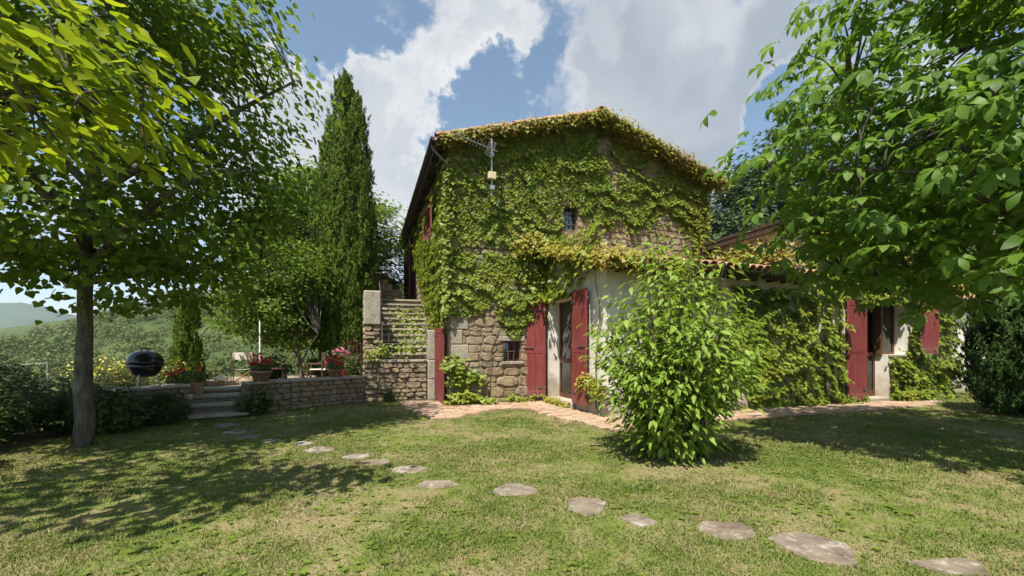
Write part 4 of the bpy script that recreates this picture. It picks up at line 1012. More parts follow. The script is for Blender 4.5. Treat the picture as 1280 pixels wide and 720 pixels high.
vine('climbing_vine', 'shaggy creeper spilling over the lean-to roof edge above the open red-shuttered door', [
    ('vine_leaf', [vine_face('x', 620, -2.75, -.0, 2.2, 3.75, WX-.02, drape_mask, seed=22, bulge=.34, tier=.55)]),
    ('vine_yellow', [rim(1700, lambda t: np.stack([np.full_like(t,WX-.15), EY+.05+t*(-EY-.05), ez+.10+t*.80], -1), (.13,.1,.08), (-.9,-.3,.2), (.06,.105)),
                     rim(650, lambda t: np.stack([WX-.1+1.5*t*t, np.full_like(t,EY-.02), ez+.12-.10*t], -1), (.12,.10,.10), (-.2,-1,.2), (.06,.1)), rim(420, lambda t: np.stack([WX-.25-.55*t, np.full_like(t,-.18), 3.9-.25*t], -1), (.1,.08,.12), (-.2,-1,.2), (.06,.1))])],
    [wig([(WX-.04,-2.5,0),(WX-.04,-2.45,1.0),(WX-.04,-2.6,2.2),(WX-.06,-2.3,3.0)], .03), wig([(WX-.04,-2.55,.25),(WX-.05,-2.0,.62),(WX-.05,-2.3,.8)], .03)])
vine('climbing_vine', 'small bright creeper low on the plastered corner beside the bush', [
    ('vine_yellow', [rim(200, lambda t: np.stack([np.full_like(t,WX-.12), -2.0-.75*t, .62+.08*np.sin(t*5)], -1), (.05,.1,.08), (-.9,-.4,.4), (.06,.1)), rim(120, lambda t: np.stack([np.full_like(t,WX-.15), -1.4+1.1*t, .1+.0*t], -1), (.05,.1,.05), (-.9,-.4,.6), (.05,.08))])])
def front_mask(x, z):
    q = np.stack([x, z], -1); e = (fbm(q*1.1, 81, 4)-.5)*2
    d = sm((x-3.0+e*.8)/1.6)*.95
    d *= 1-.92*sm((fbm(q*.95+9, 83, 3)-.585)/.04)*(x < 7.2)
    for (a, c, e0, g) in ((DR[0]-.02, DR[1]+.0, -1, DR[3]+.0), (WN[0], WN[1]+.02, WN[2]-.08, WN[3]), (DR[0]-.82, DR[0], .25, 2.42)): d *= np.where((x > a) & (x < c) & (z > e0) & (z < g), 0, 1)
    top = np.where(x < W1-.05, WE-.25, z7(x)+.02); return d*(z < top)
vine('climbing_vine', 'dense bright creeper covering the low plastered front wall around the right-hand door', [
    ('vine_leaf', [vine_face('y', 640, 3.0, 7.5, 0.0, 2.9, WY, front_mask, seed=32, bulge=.26, tier=.6, size=(.065,.115)), vine_face('y', 640, 7.5, W2+.05, .0, 4.2, WY, front_mask, seed=34, bulge=.28, tier=.6, size=(.065,.115)),
                   rim(700, lambda t: np.stack([W2+.1+0*t, WY+.1+0*t, .05+2.6*t], -1), (.09,.12,.1), (.3,-1,.2), (.07,.12)),
                   rim(420, lambda t: np.stack([10.45+1.4*t, WY-.2+0*t, .12+0*t], -1), (.1,.1,.07), (0,-1,.6), (.07,.11)), rim(260, lambda t: np.stack([10.5+.7*t, WY-.1+0*t, 1.0-.5*t], -1), (.1,.07,.12), (0,-1,.4), (.07,.11))]),
    ('vine_yellow', [rim(1500, lambda t: np.stack([W1+.2+(W2-W1)*t, WY-.25+0*t, z7(W1+.2+(W2-W1)*t)+.05], -1), (.1,.12,.1), (0,-1,.4), (.07,.11)), rim(1500, lambda t: np.stack([W1-.12+0*t, WY+.2+2.4*t, 3.35+.25*t], -1), (.07,.3,.26), (-.8,-.6,.2), (.06,.1))])],
    [wig([(4.6,WY-.04,0),(4.9,WY-.04,1.2),(5.2,WY-.04,2.4)], .04), wig([(6.2,WY-.04,0),(6.0,WY-.04,1.3),(6.6,WY-.04,2.4)], .04), wig([(8.2,WY-.04,0),(8.1,WY-.04,1.3),(8.6,WY-.04,3.4)], .04), wig([(5.3,WY-.04,1.0),(5.8,WY-.04,1.7),(5.6,WY-.04,2.5)], .04)])

# ------------------------------------------------------------------ trees
def curved(p, q, bend, k=5, r=None):
    p, q = Vector(p), Vector(q); d = (q-p).length; r = r or random
    m = p.lerp(q,.5)+Vector((r.uniform(-1,1), r.uniform(-1,1), r.uniform(-.3,1)))*bend*d
    return [p*(1-t)**2+m*2*t*(1-t)+q*t*t for t in [i/k for i in range(k+1)]]
def tree(name, label, base, trunk, limbs, clusters, leaf, mat, per, spread, size, single=0, trunk_r=(.17,.12), group=None, droop=.55, flat=.5, bark='bark', twig=.012, upn=.9, cat='tree'):
    """trunk: list of points; limbs: list of end points; clusters: (n,3) centres of leaf clumps; all in world coordinates"""
    o = thing(name, label, cat, base, 0, group); B = Vector(base)
    b = MB(); tp = [Vector(p)-B for p in trunk]; m = len(tp)
    rr = [trunk_r[0]*(1.35 if i == 0 else 1)+(trunk_r[1]-trunk_r[0])*i/(m-1) for i in range(m)]
    fine = []; fr = []
    for i in range(m-1):
        for j in range(4): t = j/4; fine.append(tp[i].lerp(tp[i+1],t)+Vector((random.gauss(0,.012),random.gauss(0,.012),0))); fr.append(rr[i]*(1-t)+rr[i+1]*t)
    fine.append(tp[-1]); fr.append(rr[-1]); b.tube(fine, fr, 12); b.build('trunk', bark, o, True)
    b = MB(); nodes_ = list(fine[len(fine)//2:])
    for (start, end, r0) in limbs:
        c = curved(Vector(start)-B, Vector(end)-B, .12, 7); b.tube(c, [r0*(1-.75*i/7) for i in range(8)], 7); nodes_ += c[2:]
    NA = A([tuple(v) for v in nodes_])
    cl = A(clusters)-A(base)
    for c in cl:
        d = np.linalg.norm(NA-c, axis=1); i = int(np.argmin(d+np.maximum(0, NA[:,2]-c[2])*.8))
        cv = curved(NA[i], c, .22, 4); b.tube(cv, [twig*(1.4-1.05*k/4) for k in range(5)], 4, False)
    b.build('branches', bark, o, True)
    n = len(cl)*per; idx = np.repeat(np.arange(len(cl)), per)
    off = rng.normal(size=(n,3))*A((1,1,flat))*spread
    P = cl[idx]+off+A(base); ctr = A(clusters).mean(0)
    outw = norm(A(clusters)[idx]-ctr)
    nor = A((0,0,upn))+outw*.45+rnd_dirs(n)*.55
    tip = norm(off+outw*spread*.8)*A((1,1,.4))+A((0,0,-droop))+rnd_dirs(n)*.4
    foliage(o, base, leaf, frames(nor, tip, rng.uniform(*size,n)), P, mat, single)
    return o
def ellipsoid(n, c, r, inner=.35, seed=1, keep=None, lump=.22):
    out = []; k = 0
    while len(out) < n and k < n*40:
        k += 1; d = rnd_dirs(1)[0]; q = (inner+(1-inner)*rng.random()**.6)*(1+lump*(fbm(d[None]*2.2+seed*3.1, seed)[0]-.5)*2)
        p = A(c)+d*A(r)*q
        if keep is None or keep(p): out.append(p)
    return A(out)
# linden on the left
LB = (-5.72, 5.65, 0)
lc = ellipsoid(320, (-5.95,5.75,4.5), (2.95,2.35,3.1), .5, 3, lambda p: p[2] > 1.9 and p[1] > 3.0 and (p[2] > 3.0 or rng.random() < .6), .17)
tree('linden_tree', 'large leafy tree with a straight grey trunk standing left on the lawn edge', LB, [(-5.72,5.65,-.1),(-5.70,5.65,1.6),(-5.66,5.68,3.2),(-5.55,5.75,5.0),(-5.5,5.75,6.6)],
     [((-5.69,5.65,2.1),(-8.0,5.2,3.3),.07),((-5.68,5.66,2.3),(-3.6,5.2,3.5),.075),((-5.66,5.68,2.6),(-5.2,3.3,4.0),.065),((-5.66,5.68,2.7),(-5.6,8.2,4.3),.07),((-5.6,5.7,3.4),(-3.2,6.2,5.2),.07),((-5.6,5.7,3.4),(-8.2,6.4,5.2),.07),((-5.6,5.7,4.2),(-4.2,4.0,6.4),.06),((-5.6,5.7,4.0),(-6.8,4.2,6.2),.06),((-5.6,5.72,2.5),(-7.4,7.4,3.4),.06),((-5.68,5.66,2.2),(-3.9,6.6,2.7),.06)],
     lc, [T_heart(.95, 1.0), T_heart(1.0, 2.4)], 'linden_leaf', 84, .26, (.07,.115), 300, (.086,.062), flat=.42, droop=.75)
# catalpa reaching in from the upper left
cc = ellipsoid(44, (-4.55,2.45,3.35), (1.75,1.45,.85), .3, 5, lambda p: p[0]/max(p[1],.3) < -.78 and p[2] > 2.5)
tree('catalpa_tree', 'yellow-green large-leaved branches hanging into the upper left corner', (-6.3,1.9,0), [(-6.3,1.9,-.1),(-6.25,1.95,1.3),(-6.0,2.1,2.6)],
     [((-6.0,2.1,2.5),(-3.4,2.7,2.95),.05),((-6.0,2.1,2.6),(-4.0,2.2,3.6),.05),((-6.0,2.1,2.6),(-4.6,3.4,3.2),.04),((-4.6,2.45,2.8),(-2.4,2.75,3.0),.02)],
     np.concatenate([cc, A([(-2.5,2.75,3.05),(-2.35,2.72,2.95),(-2.6,2.8,2.75),(-2.55,2.6,3.2),(-2.75,2.65,3.35),(-2.95,2.7,3.45),(-3.2,2.6,3.55),(-3.4,2.75,3.05),(-2.3,2.8,3.02),(-2.45,2.85,2.6),(-3.0,2.9,2.6),(-2.95,2.75,3.02),(-3.15,2.8,2.72),(-3.3,2.7,3.25),(-2.75,2.7,2.9),(-3.5,2.9,2.85),(-3.6,2.6,3.4),(-3.05,2.65,3.2),(-2.7,2.62,2.78)])]), [T_heart(1.0, 2.4), T_heart(.9, .8), T_heart(1.1, 3.2)], 'catalpa_leaf', 22, .19, (.065,.15), 300, (.13,.08), flat=.35, droop=.35, twig=.010, upn=1.2)
# horse chestnut on the right, trunk out of the picture
def chest_ok(p):
    px = 640+530*p[0]/p[1]; py = 436-530*(p[2]-1.3)/p[1]
    return p[1] > 2.6 and p[2] > 1.95
hc = ellipsoid(270, (6.0,4.7,3.95), (3.2,2.2,2.25), .3, 7, lambda p: p[1] > 2.7 and p[2] > 1.95 and p[0] > 2.9+.16*(p[2]-3.4)**2, .25)
hc2 = A((.28,0,0))+A([(2.75,4.9,3.15),(2.55,4.75,3.45),(2.95,4.6,3.8),(3.0,4.9,4.25),(3.2,4.6,4.8),(3.35,4.8,5.3),(2.9,5.0,3.4),(3.3,5.1,2.6),(3.6,5.2,2.3),(3.1,4.8,2.95),(4.2,5.2,2.1),(4.8,5.0,2.0),(3.5,4.7,2.75),(3.3,4.3,5.0),(3.55,4.5,5.6)])
tree('chestnut_tree', 'broad tree with large hand-shaped leaves overhanging the right side', (7.2,4.9,0), [(7.2,4.9,-.1),(7.15,4.9,1.6),(7.0,4.9,3.0),(6.8,4.9,5.0)],
     [((7.1,4.9,2.3),(4.6,4.6,3.2),.07),((7.05,4.9,2.6),(4.2,5.3,4.4),.07),((6.9,4.9,3.6),(5.2,3.4,5.2),.06),((6.9,4.9,3.6),(5.0,5.6,6.0),.06),((7.1,4.9,2.2),(5.6,3.2,2.9),.05),((7.1,4.9,2.1),(4.4,5.6,2.3),.05),((4.6,4.6,3.2),(2.7,4.8,3.3),.02)],
     np.concatenate([hc, hc2]), [T_palm(0), T_palm(1), T_palm(2)], 'chestnut_leaf', 13, .27, (.15,.235), 300, (.2,.14), flat=.5, droop=.35, twig=.012, upn=1.1)
# bright tree behind the cypress
bc = ellipsoid(420, (-7.5,17.0,4.6), (3.1,2.2,3.9), .5, 9, lambda p: p[2] > 1.6)
tree('leafy_tree', 'round bright green tree standing behind the tall cypress', (-7.3,17.0,.2), [(-7.3,17.0,-.5),(-7.3,17.0,2.5),(-7.3,17.0,5)],
     [((-7.3,17.0,2.4),(-5.8,16.6,4.6),.1),((-7.3,17.0,2.4),(-8.8,16.6,4.6),.1),((-7.3,17.0,3.2),(-7.2,15.8,6.5),.1)], bc, [T_simple(.8)], 'tree_leaf_bright', 110, .36, (.13,.2), 0, (.2,.12), twig=.02)
# small dark tree beside the terrace chairs
sc_ = ellipsoid(230, (-6.95,12.3,2.9), (1.75,1.1,1.9), .4, 11, lambda p: p[2] > 1.45)
tree('small_tree', 'small gnarled tree with dark branches between the terrace chairs and the cypress', (-5.9,12.0,TZ), [(-5.9,12.0,TZ-.1),(-6.0,12.0,TZ+.5),(-6.1,12.05,1.6)],
     [((-5.95,12,.9),(-5.4,11.8,1.7),.04),((-6.0,12,1.0),(-6.8,12.1,1.9),.04)], sc_, [T_simple(.8)], 'linden_leaf', 70, .2, (.07,.12), 0, (.07,.045))
# cypresses and junipers
def cypress(name, label, base, h, r, spires, n, mat, size, shape=.35, tipup=1.4, group=None):
    o = thing(name, label, 'cypress' if 'cypress' in name else 'shrub', base, 0, group)
    Vs, Fs, off = [], [], 0; P, Nn, T, S = [], [], [], []
    core = MB()
    for (dx, dy, hh, rr) in spires:
        m = int(n*hh*rr/sum(s[2]*s[3] for s in spires)); t = rng.random(m)**.85; a = rng.uniform(0,2*math.pi,m)
        prof = np.minimum(1, (t/.10+.45))*np.power(np.maximum(1-t,0.0), shape)*(1-.18*np.exp(-((t-.05)/.08)**2))
        lump = fbm(np.stack([np.cos(a)*2.2+dx*5, np.sin(a)*2.2+dy*5, t*h*.55], -1), 91, 3)
        streak = fbm(np.stack([np.cos(a)*5, np.sin(a)*5, t*h*.30], -1), 93, 2)
        tu = 42; k = max(m//tu, 4); tf = t[:k]; af = a[:k]; pf = prof[:k]*rr*r*(.60+.40*lump[:k]+.34*streak[:k])*rng.uniform(.82,1.0,k)
        ow = np.stack([np.cos(af), np.sin(af), 0*af], -1); cen = np.stack([dx*r+np.cos(af)*pf, dy*r+np.sin(af)*pf, .05+tf*h*hh*.96], -1)
        gd = norm(ow*rng.uniform(.1,.5,(k,1))+A((0,0,tipup))+rnd_dirs(k)*.16); gl = rng.uniform(.7,1.5,k)*size[1]*2.1
        ix = np.repeat(np.arange(k), tu); u = rng.random(k*tu)
        p = cen[ix]+gd[ix]*(u*gl[ix])[:,None]+rng.normal(size=(k*tu,3))*(size[1]*.34*(1.1-u))[:,None]
        P.append(p); T.append(gd[ix]*1.3+rnd_dirs(k*tu)*.6); Nn.append(ow[ix]+rnd_dirs(k*tu)*.6); S.append(rng.uniform(*size,k*tu)*.85)
        core.lathe([(rr*r*.48*min(1,(tt/.1+.45))*max(1-tt,0)**shape, .05+tt*h*hh*.97) for tt in [i/12 for i in range(13)]], 9, (dx*r,dy*r,0))
    V, F = scatter(*T_needle(.42), frames(np.concatenate(Nn), np.concatenate(T), np.concatenate(S)), np.concatenate(P))
    link('crown', tri_mesh('crown', V, F, mat), o, kind='stuff')
    core.build('inner_foliage', mat, o, True); MB().tube([(0,0,-.3),(0,0,h*.3)], [.12*r/.9,.06], 8).build('trunk', 'bark', o)
    return o
cypress('cypress_tree', 'tall dark pointed cypress left of the farmhouse', (-5.3,13.5,TZ), 9.75, 1.05, [(-.06,0,1.0,.92),(.26,.1,.94,.80),(-.40,-.15,.80,.72),(.10,-.36,.80,.78),(.48,-.2,.74,.66)], 90000, 'cypress_leaf', (.08,.16), .50)
cypress('cypress_tree', 'short dark columnar cypress behind the kettle grill and its flower pot', (-8.35,10.9,TZ-.4), 2.9, .36, [(0,0,1,1.0)], 9000, 'cypress_leaf', (.06,.11), .3)
cypress('juniper_bush', 'dark bluish conifer bush at the right edge by the white outbuilding', (9.95,8.35,0), 3.0, 1.02, [(0,0,1.0,.8),(-.35,-.1,.82,.6),(.4,.1,.9,.65),(.05,-.4,.75,.65)], 40000, 'juniper_leaf', (.07,.14), .42, .7)
# leafy shrub in front of the wing
def shrub(name, label, base, h, r, n_stem, per, leaf, mat, size, single=0, seed=1, group=None, up=1.0, droop=.6, stemmat='stem_brown', cat='shrub', bottom=.18):
    o = thing(name, label, cat, base, 0, group); rs = random.Random(seed); b = MB(); P, T, Nn = [], [], []
    for k in range(n_stem):
        a = rs.uniform(0,2*math.pi); q = math.sqrt(rs.random()); hh = h*(1-.55*q*q)*rs.uniform(.55,1.08)
        end = Vector((math.cos(a)*q*r, math.sin(a)*q*r, hh*up)); mid = Vector((end.x*.55+rs.uniform(-.1,.1)*r, end.y*.55+rs.uniform(-.1,.1)*r, hh*.6))
        st0 = Vector((math.cos(a)*.12*r, math.sin(a)*.12*r, -.03)); c = [st0*(1-t)**2+mid*2*t*(1-t)+end*t*t for t in [i/8 for i in range(9)]]
        b.tube(c, [.013*(1.2-t/8) for t in range(9)], 4, False)
        for j in range(per):
            t = bottom+(1-bottom)*rs.random()**.8; i = min(int(t*8),7); p = c[i].lerp(c[i+1], t*8-i)
            d = Vector((rs.gauss(0,1), rs.gauss(0,1), rs.gauss(.15,.6))).normalized(); ln = rs.uniform(.04,.34)*r*(.55+.6*(1-t))
            pp = p+d*ln
            if pp.z < .06: pp.z = .06+rs.random()*.15
            P.append(tuple(pp)); dd = d*1.0+Vector((p.x,p.y,0)).normalized()*.35; T.append((dd.x,dd.y,dd.z*.5-droop)); Nn.append((rs.gauss(0,.4)+dd.x*.4, rs.gauss(0,.4)+dd.y*.4, 1.0))
    b.build('stems', stemmat, o); P, T, Nn = A(P), A(T), A(Nn)
    foliage(o, base, leaf, frames(Nn, T, rng.uniform(*size,len(P))), P+A(base), mat, single)
    return o
shrub('leafy_bush', 'tall bright green leafy bush growing on the lawn before the low wing', (1.94,5.22,0), 2.85, 1.04, 150, 58, [T_lance(.42)], 'shrub_leaf', (.075,.14), 300, 3, bottom=.02)
# shrubs along the left wall
for i, (x, y, h, r, kind, lab) in enumerate(((-7.3,5.7,1.1,.85,0,'tall dark rosemary-like shrub at the left edge of the picture'),(-6.75,4.95,.95,.62,0,'dark feathery shrub in front of the tall one at the left edge'),(-6.05,4.35,.55,.48,1,'low broad-leaved shrub in the lower left corner, nearest to the camera'),
        (-6.75,6.5,.95,.55,0,'dark feathery shrub just left of the big trunk'),(-6.15,6.6,.70,.42,1,'shaded leafy shrub just right of the big trunk'),(-6.0,7.25,.62,.38,0,'low dark shrub against the wall below the kettle grill'),(-8.1,6.6,1.25,.8,0,'tall dark shrub behind the wire fence'))):
    shrub('rosemary_shrub', lab, (x,y,0), h, r, 80, 60, [T_simple(.8)] if kind else [T_needle(.22)], 'rosemary_leaf', (.05,.09) if kind else (.06,.13), 0, 20+i, 'shrubs along the left wall', droop=.4 if kind else -.5)
shrub('ivy_bush', 'dark leafy plant growing against the low wall right of the garden steps', (-5.05,8.30,0), .62, .36, 40, 34, [T_simple(.85)], 'rosemary_leaf', (.05,.09), 0, 31)
shrub('weed_clump', 'small weedy plant at the foot of the wall under the staircase', (-3.05,10.45,0), .42, .28, 24, 16, [T_lance(.3)], 'pot_leaf', (.04,.08), 0, 33)
def blooms(o, n, c, r, mat, size, name='flowers', flat=.6):
    P = A(c)+rng.normal(size=(n,3))*A((r,r,r*flat)); V, F = scatter(*T_quad(1.0), frames(rnd_dirs(n)+A((0,-.6,.6)), rnd_dirs(n), rng.uniform(*size,n)), P)
    link(name, tri_mesh(name, V, F, mat), o, kind='stuff')
def pot(name, label, loc, r, h, kind, nleaf, lr, petal, nb, trough=False, seed=1):
    o = thing(name, label, 'flower pot', loc)
    if trough: b = MB(); b.cbox(-r*1.5, r*1.5, -r*.6, r*.6, 0, h, .015); b.cbox(-r*1.56, r*1.56, -r*.66, r*.66, h-.04, h+.004, .01); b.build('pot', 'terracotta', o)
    else: MB().lathe([(r*.68,0),(r*.95,h*.82),(r*1.08,h*.82),(r*1.1,h),(r*.95,h),(r*.9,h*.85)], 18).build('pot', 'terracotta', o, True)
    n = nleaf; P = rnd_dirs(n)*A((1,1,.62))*lr*rng.uniform(.5,1,(n,1))+A((0,0,h+lr*.45)); P[:,2] = np.maximum(P[:,2], h-.03)
    if trough: P[:,0] *= 1.5
    foliage(o, (0,0,0), [T_simple(1.0)], frames(norm(P-A((0,0,h)))+rnd_dirs(n)*.6+A((0,0,.4)), rnd_dirs(n)+A((0,0,-.4)), rng.uniform(.04,.075,n)), P, 'pot_leaf', 0, 'foliage')
    if nb:
        m = nb//14
        for k in range(m):
            d = rnd_dirs(1)[0]; d[2] = abs(d[2])*.8+.2; d[1] = -abs(d[1]); c = A((0,0,h+lr*.4))+d*lr*A((1.5 if trough else 1,1,1)); blooms(o, 14, c, .022, petal, (.025,.05), 'flower', 1)
    return o
pot('flower_pot', 'terracotta pot of red geraniums on the wall nearest the garden steps', (-5.15,8.72,.63), .19, .22, 0, 420, .24, 'red_petal', 190)
pot('flower_pot', 'terracotta pot of red and orange flowers on the wall coping by the rose bush', (-4.18,10.02,.63), .16, .18, 0, 330, .21, 'red_petal', 170)
pot('flower_pot', 'squat terracotta pot with red flowers on the wall beside the kettle grill', (-6.36,8.3,.42), .17, .22, 0, 420, .24, 'red_petal', 120, True)
pot('flower_pot', 'small terracotta pot on the stone planter at the head of the stairs', HW(-1.2, ytop+.62, ztop+.602), .12, .14, 0, 160, .15, 'red_petal', 30)
o = shrub('rose_bush', 'rose bush with pink blooms growing at the foot of the staircase pillar', (-4.25,10.95,TZ), .95, .5, 34, 26, [T_simple(.9)], 'pot_leaf', (.05,.09), 0, 41)
for c in ((-.12,-.4,.95),(.1,-.42,.9),(-.35,-.35,.62),(.02,-.38,.98)): blooms(o, 26, c, .035, 'pink_petal', (.03,.06), 'flower', 1)
blooms(o, 40, (.05,-.45,.40), .06, 'red_petal', (.04,.07), 'flower', 1)
shrub('purple_shrub', 'dark purple-leaved shrub beside the staircase parapet', (-4.45,12.0,TZ), 1.5, .4, 30, 22, [T_simple(.8)], 'purple_leaf', (.06,.1), 0, 43)
o = shrub('yellow_flower_bush', 'airy yellow-flowering bush behind the kettle grill', (-8.1,9.0,TZ), .75, .9, 60, 26, [T_lance(.2)], 'scrub_leaf', (.06,.11), 0, 45, droop=.1)
blooms(o, 480, (0,0,.62), .48, 'yellow_petal', (.03,.055), 'flowers', .28)
for i, (x, y, h, r, lab) in enumerate(((-7.3,12.8,1.0,.7,'green garden shrub behind the director chair'),(-6.3,14.6,1.2,.9,'dark garden shrub behind the small gnarled tree'),(-9.6,12.6,.9,.9,'pale feathery shrub on the slope right of the short cypress'))):
    shrub('garden_shrub', lab, (x,y,TZ-.1), h, r, 44, 34, [T_simple(.8)], ('tree_leaf_bright','rosemary_leaf','scrub_leaf')[i], (.07,.13), 0, 60+i, 'shrubs at the back of the terrace')
for i, (x, y, lab) in enumerate(((-5.55,12.9,'dark leafy bush at the foot of the tall cypress, left side'), (-4.9,12.3,'dark leafy bush at the foot of the tall cypress, right side'))):
    shrub('garden_shrub', lab, (x,y,TZ), 1.5-.3*i, .7, 44, 30, [T_simple(.8)], 'rosemary_leaf', (.06,.11), 0, 70+i, 'shrubs at the back of the terrace')

# ------------------------------------------------------------------ terrace furniture
gr = thing('kettle_grill', 'black kettle barbecue grill on thin metal legs on the terrace', 'grill', (-6.92,8.0,TZ))
c0 = .72
ks = 1.28
prof_b = [(.02,-.20),(.14,-.19),(.22,-.135),(.27,-.06),(.285,0)]; prof_l = [(.292,.004),(.285,.03),(.255,.10),(.19,.16),(.10,.19),(.01,.195)]
MB().lathe([(r, z*ks+c0) for r, z in prof_b], 28).build('bowl', 'black_enamel', gr, True)
lid = MB().lathe([(r, z*ks+c0) for r, z in prof_l], 28).build('lid', 'black_enamel', gr, True)
MB().tube([(-.06,0,c0+.24),(-.06,0,c0+.285),(.06,0,c0+.285),(.06,0,c0+.24)], .012, 6).build('handle', 'dark_wood', lid)
MB().tube([(.27,-.06,c0-.02),(.36,-.08,c0-.02),(.36,.08,c0-.02),(.27,.06,c0-.02)], .010, 6).build('side_handle', 'dark_wood', gr)
for a in (40, 160, 280): MB().tube([(.16*math.cos(R(a)),.16*math.sin(R(a)),c0-.15),(.27*math.cos(R(a)),.27*math.sin(R(a)),0)], .012, 6).build('leg', 'steel', gr)
MB().lathe([(.02,.2),(.12,.2),(.13,.225),(.02,.215)], 16).build('ash_tray', 'steel', gr)
def director_chair(label, loc, rz, cloth='canvas', wood='light_wood'):
    o = thing('director_chair', label, 'chair', loc, rz, 'folding chairs on the terrace')
    for s in (-1,1):
        MB().cbox(s*.27-.015, s*.27+.015, -.22, .24, .58, .605, .004).build('armrest', wood, o)
        MB().cbox(s*.27-.012, s*.27+.012, -.20, -.165, .02, .58, .003).build('leg', wood, o); MB().cbox(s*.27-.012, s*.27+.012, .17, .205, .02, .90, .003).build('back_post', wood, o)
        MB().cbox(s*.27-.015, s*.27+.015, -.24, .24, 0, .025, .004).build('foot', wood, o)
    b = MB()
    for y in (-.17,.17): b.tube([(-.27,y,.03),(.27,y,.44)], .012, 5); b.tube([(.27,y+.02,.03),(-.27,y+.02,.44)], .012, 5)
    b.build('cross_brace', wood, o)
    MB().add([(-.27,-.2,.44),(0,-.2,.41),(.27,-.2,.44),(-.27,.2,.44),(0,.2,.41),(.27,.2,.44),(-.27,-.2,.445),(0,-.2,.415),(.27,-.2,.445),(-.27,.2,.445),(0,.2,.415),(.27,.2,.445)], [(0,1,4,3),(1,2,5,4),(6,9,10,7),(7,10,11,8),(0,6,7,1),(1,7,8,2),(3,4,10,9),(4,5,11,10)]).build('seat', cloth, o)
    MB().add([(-.275,.185,.70),(0,.225,.70),(.275,.185,.70),(-.275,.185,.90),(0,.225,.90),(.275,.185,.90),(-.275,.175,.70),(0,.215,.70),(.275,.175,.70),(-.275,.175,.90),(0,.215,.90),(.275,.175,.90)], [(0,1,4,3),(1,2,5,4),(6,9,10,7),(7,10,11,8),(0,6,7,1),(3,4,10,9),(1,7,8,2),(4,5,11,10)]).build('backrest', cloth, o)
    return o
director_chair('wooden director chair with cream canvas behind the garden steps', (-7.6,12.0,TZ), R(205))
director_chair('folding chair with brown frame under the small gnarled tree', (-5.35,11.6,TZ), R(-75), 'canvas', 'brown_wood')
o = thing('garden_table', 'low wooden garden table between the terrace chairs', 'table', (-6.9,12.1,TZ), R(20))
MB().cbox(-.4,.4,-.3,.3,.42,.46,.008).build('table_top', 'brown_wood', o)
for sx in (-1,1):
    for sy in (-1,1): MB().cbox(sx*.36-.02,sx*.36+.02,sy*.26-.02,sy*.26+.02,0,.418,.004).build('leg', 'brown_wood', o)
o = thing('parasol_pole', 'bare white parasol pole standing on the terrace', 'pole', (-6.75,11.35,TZ)); MB().tube([(0,0,0),(0,0,1.75)], .02, 10).build('pole', 'white_paint', o); MB().lathe([(.22,0),(.22,.05),(.06,.08),(.03,.2)], 18).build('base', 'slab', o)
o = MB().lathe([(.02,0),(.14,.01),(.19,.06),(.17,.11),(.06,.14),(.01,.14)], 14).build('cushion', 'canvas', None, True, loc=(-7.95,11.6,TZ+.12), label='white cushion lying on the terrace kerb left of the director chair', category='cushion')
kb = thing('terrace_kerb', 'low reddish brick kerb along the back of the terrace behind the director chair', 'kerb', (-7.95,11.6,TZ), R(30))
for k in range(9): MB().cbox(-.95+k*.21,-.95+k*.21+.2,-.06,.06,0,.115,.01).build('brick', 'paver', kb)
# wire fence on the slope
fn = thing('wire_fence', 'thin white-posted wire fence on the slope far left', 'fence', (-9.5,8.4,TZ))
pts = [(-4.5,-.6,0),(.3,0,0)]
for p in pts: MB().tube([(p[0],p[1],-.4),(p[0],p[1],.74)], .016, 8).build('post', 'steel', fn)
for z in (.72,): 
    b = MB()
    for i in range(1):
        p, q = Vector(pts[i]), Vector(pts[i+1]); b.tube([p.lerp(q,t/6)+Vector((0,0,z-.10*math.sin(math.pi*t/6))) for t in range(7)], .006, 5)
    b.build('wire', 'steel', fn)

# ------------------------------------------------------------------ antenna on the gable
an = thing('tv_antenna', 'long spiked television aerial on a short mast fixed to the gable vine', 'antenna', HW(.86,-.42,0), AX)
MB().tube([(0,0,4.75),(0,0,6.05)], .018, 8).build('mast', 'steel', an); 
for z in (4.85,5.35): MB().tube([(0,0,z),(0,.42,z)], .014, 6).build('bracket', 'steel', an)
b0, b1 = Vector((.12,-.05,5.76)), Vector((-.98,-.45,5.80)); MB().tube([b0, b1], .013, 6).build('boom', 'steel', an)
ax = (b1-b0).normalized(); pe = Vector((0,0,1)).cross(ax).normalized(); pe = (Matrix.Rotation(R(52), 3, ax) @ pe)
for k in range(13): p = b0.lerp(b1, .10+.88*k/12); l = .10-.0022*k; MB().tube([p-pe*l, p+pe*l], .0045, 5).build('element', 'steel', an)
p = b0.lerp(b1,.16); q = ax.cross(pe)
b = MB()
for k in range(-3,4): b.tube([p+Vector((0,0,.0))+pe*k*.05-q*.17, p+pe*k*.05+q*.17], .006, 5)
b.tube([p-pe*.16-q*.1,p+pe*.16-q*.1],.006,5); b.tube([p-pe*.16+q*.1,p+pe*.16+q*.1],.006,5); b.build('reflector', 'steel', an)
MB().cbox(-.09,.09,-.08,.02,5.12,5.28,.01).build('junction_box', 'plastic_cream', an)
MB().cbox(-.05,.06,-.07,.02,4.88,4.98,.01).build('amplifier', 'steel', an); MB().lathe([(.01,0),(.05,.02),(.05,.10),(.01,.12)], 10, (0,-.03,5.62)).build('clamp', 'steel', an)
# wall lamp above the left door
lp = thing('wall_lamp', 'small round wall lamp tucked under the creeper above the left door', 'lamp', HW(WX-.22,-.75,2.80), AX)
MB().lathe([(.02,0),(.07,.01),(.08,.04),(.04,.10),(.02,.12)], 16).build('shade', 'canvas', lp, True); MB().tube([(0,0,.1),(.29,0,.14)], .012, 6).build('arm', 'iron', lp)

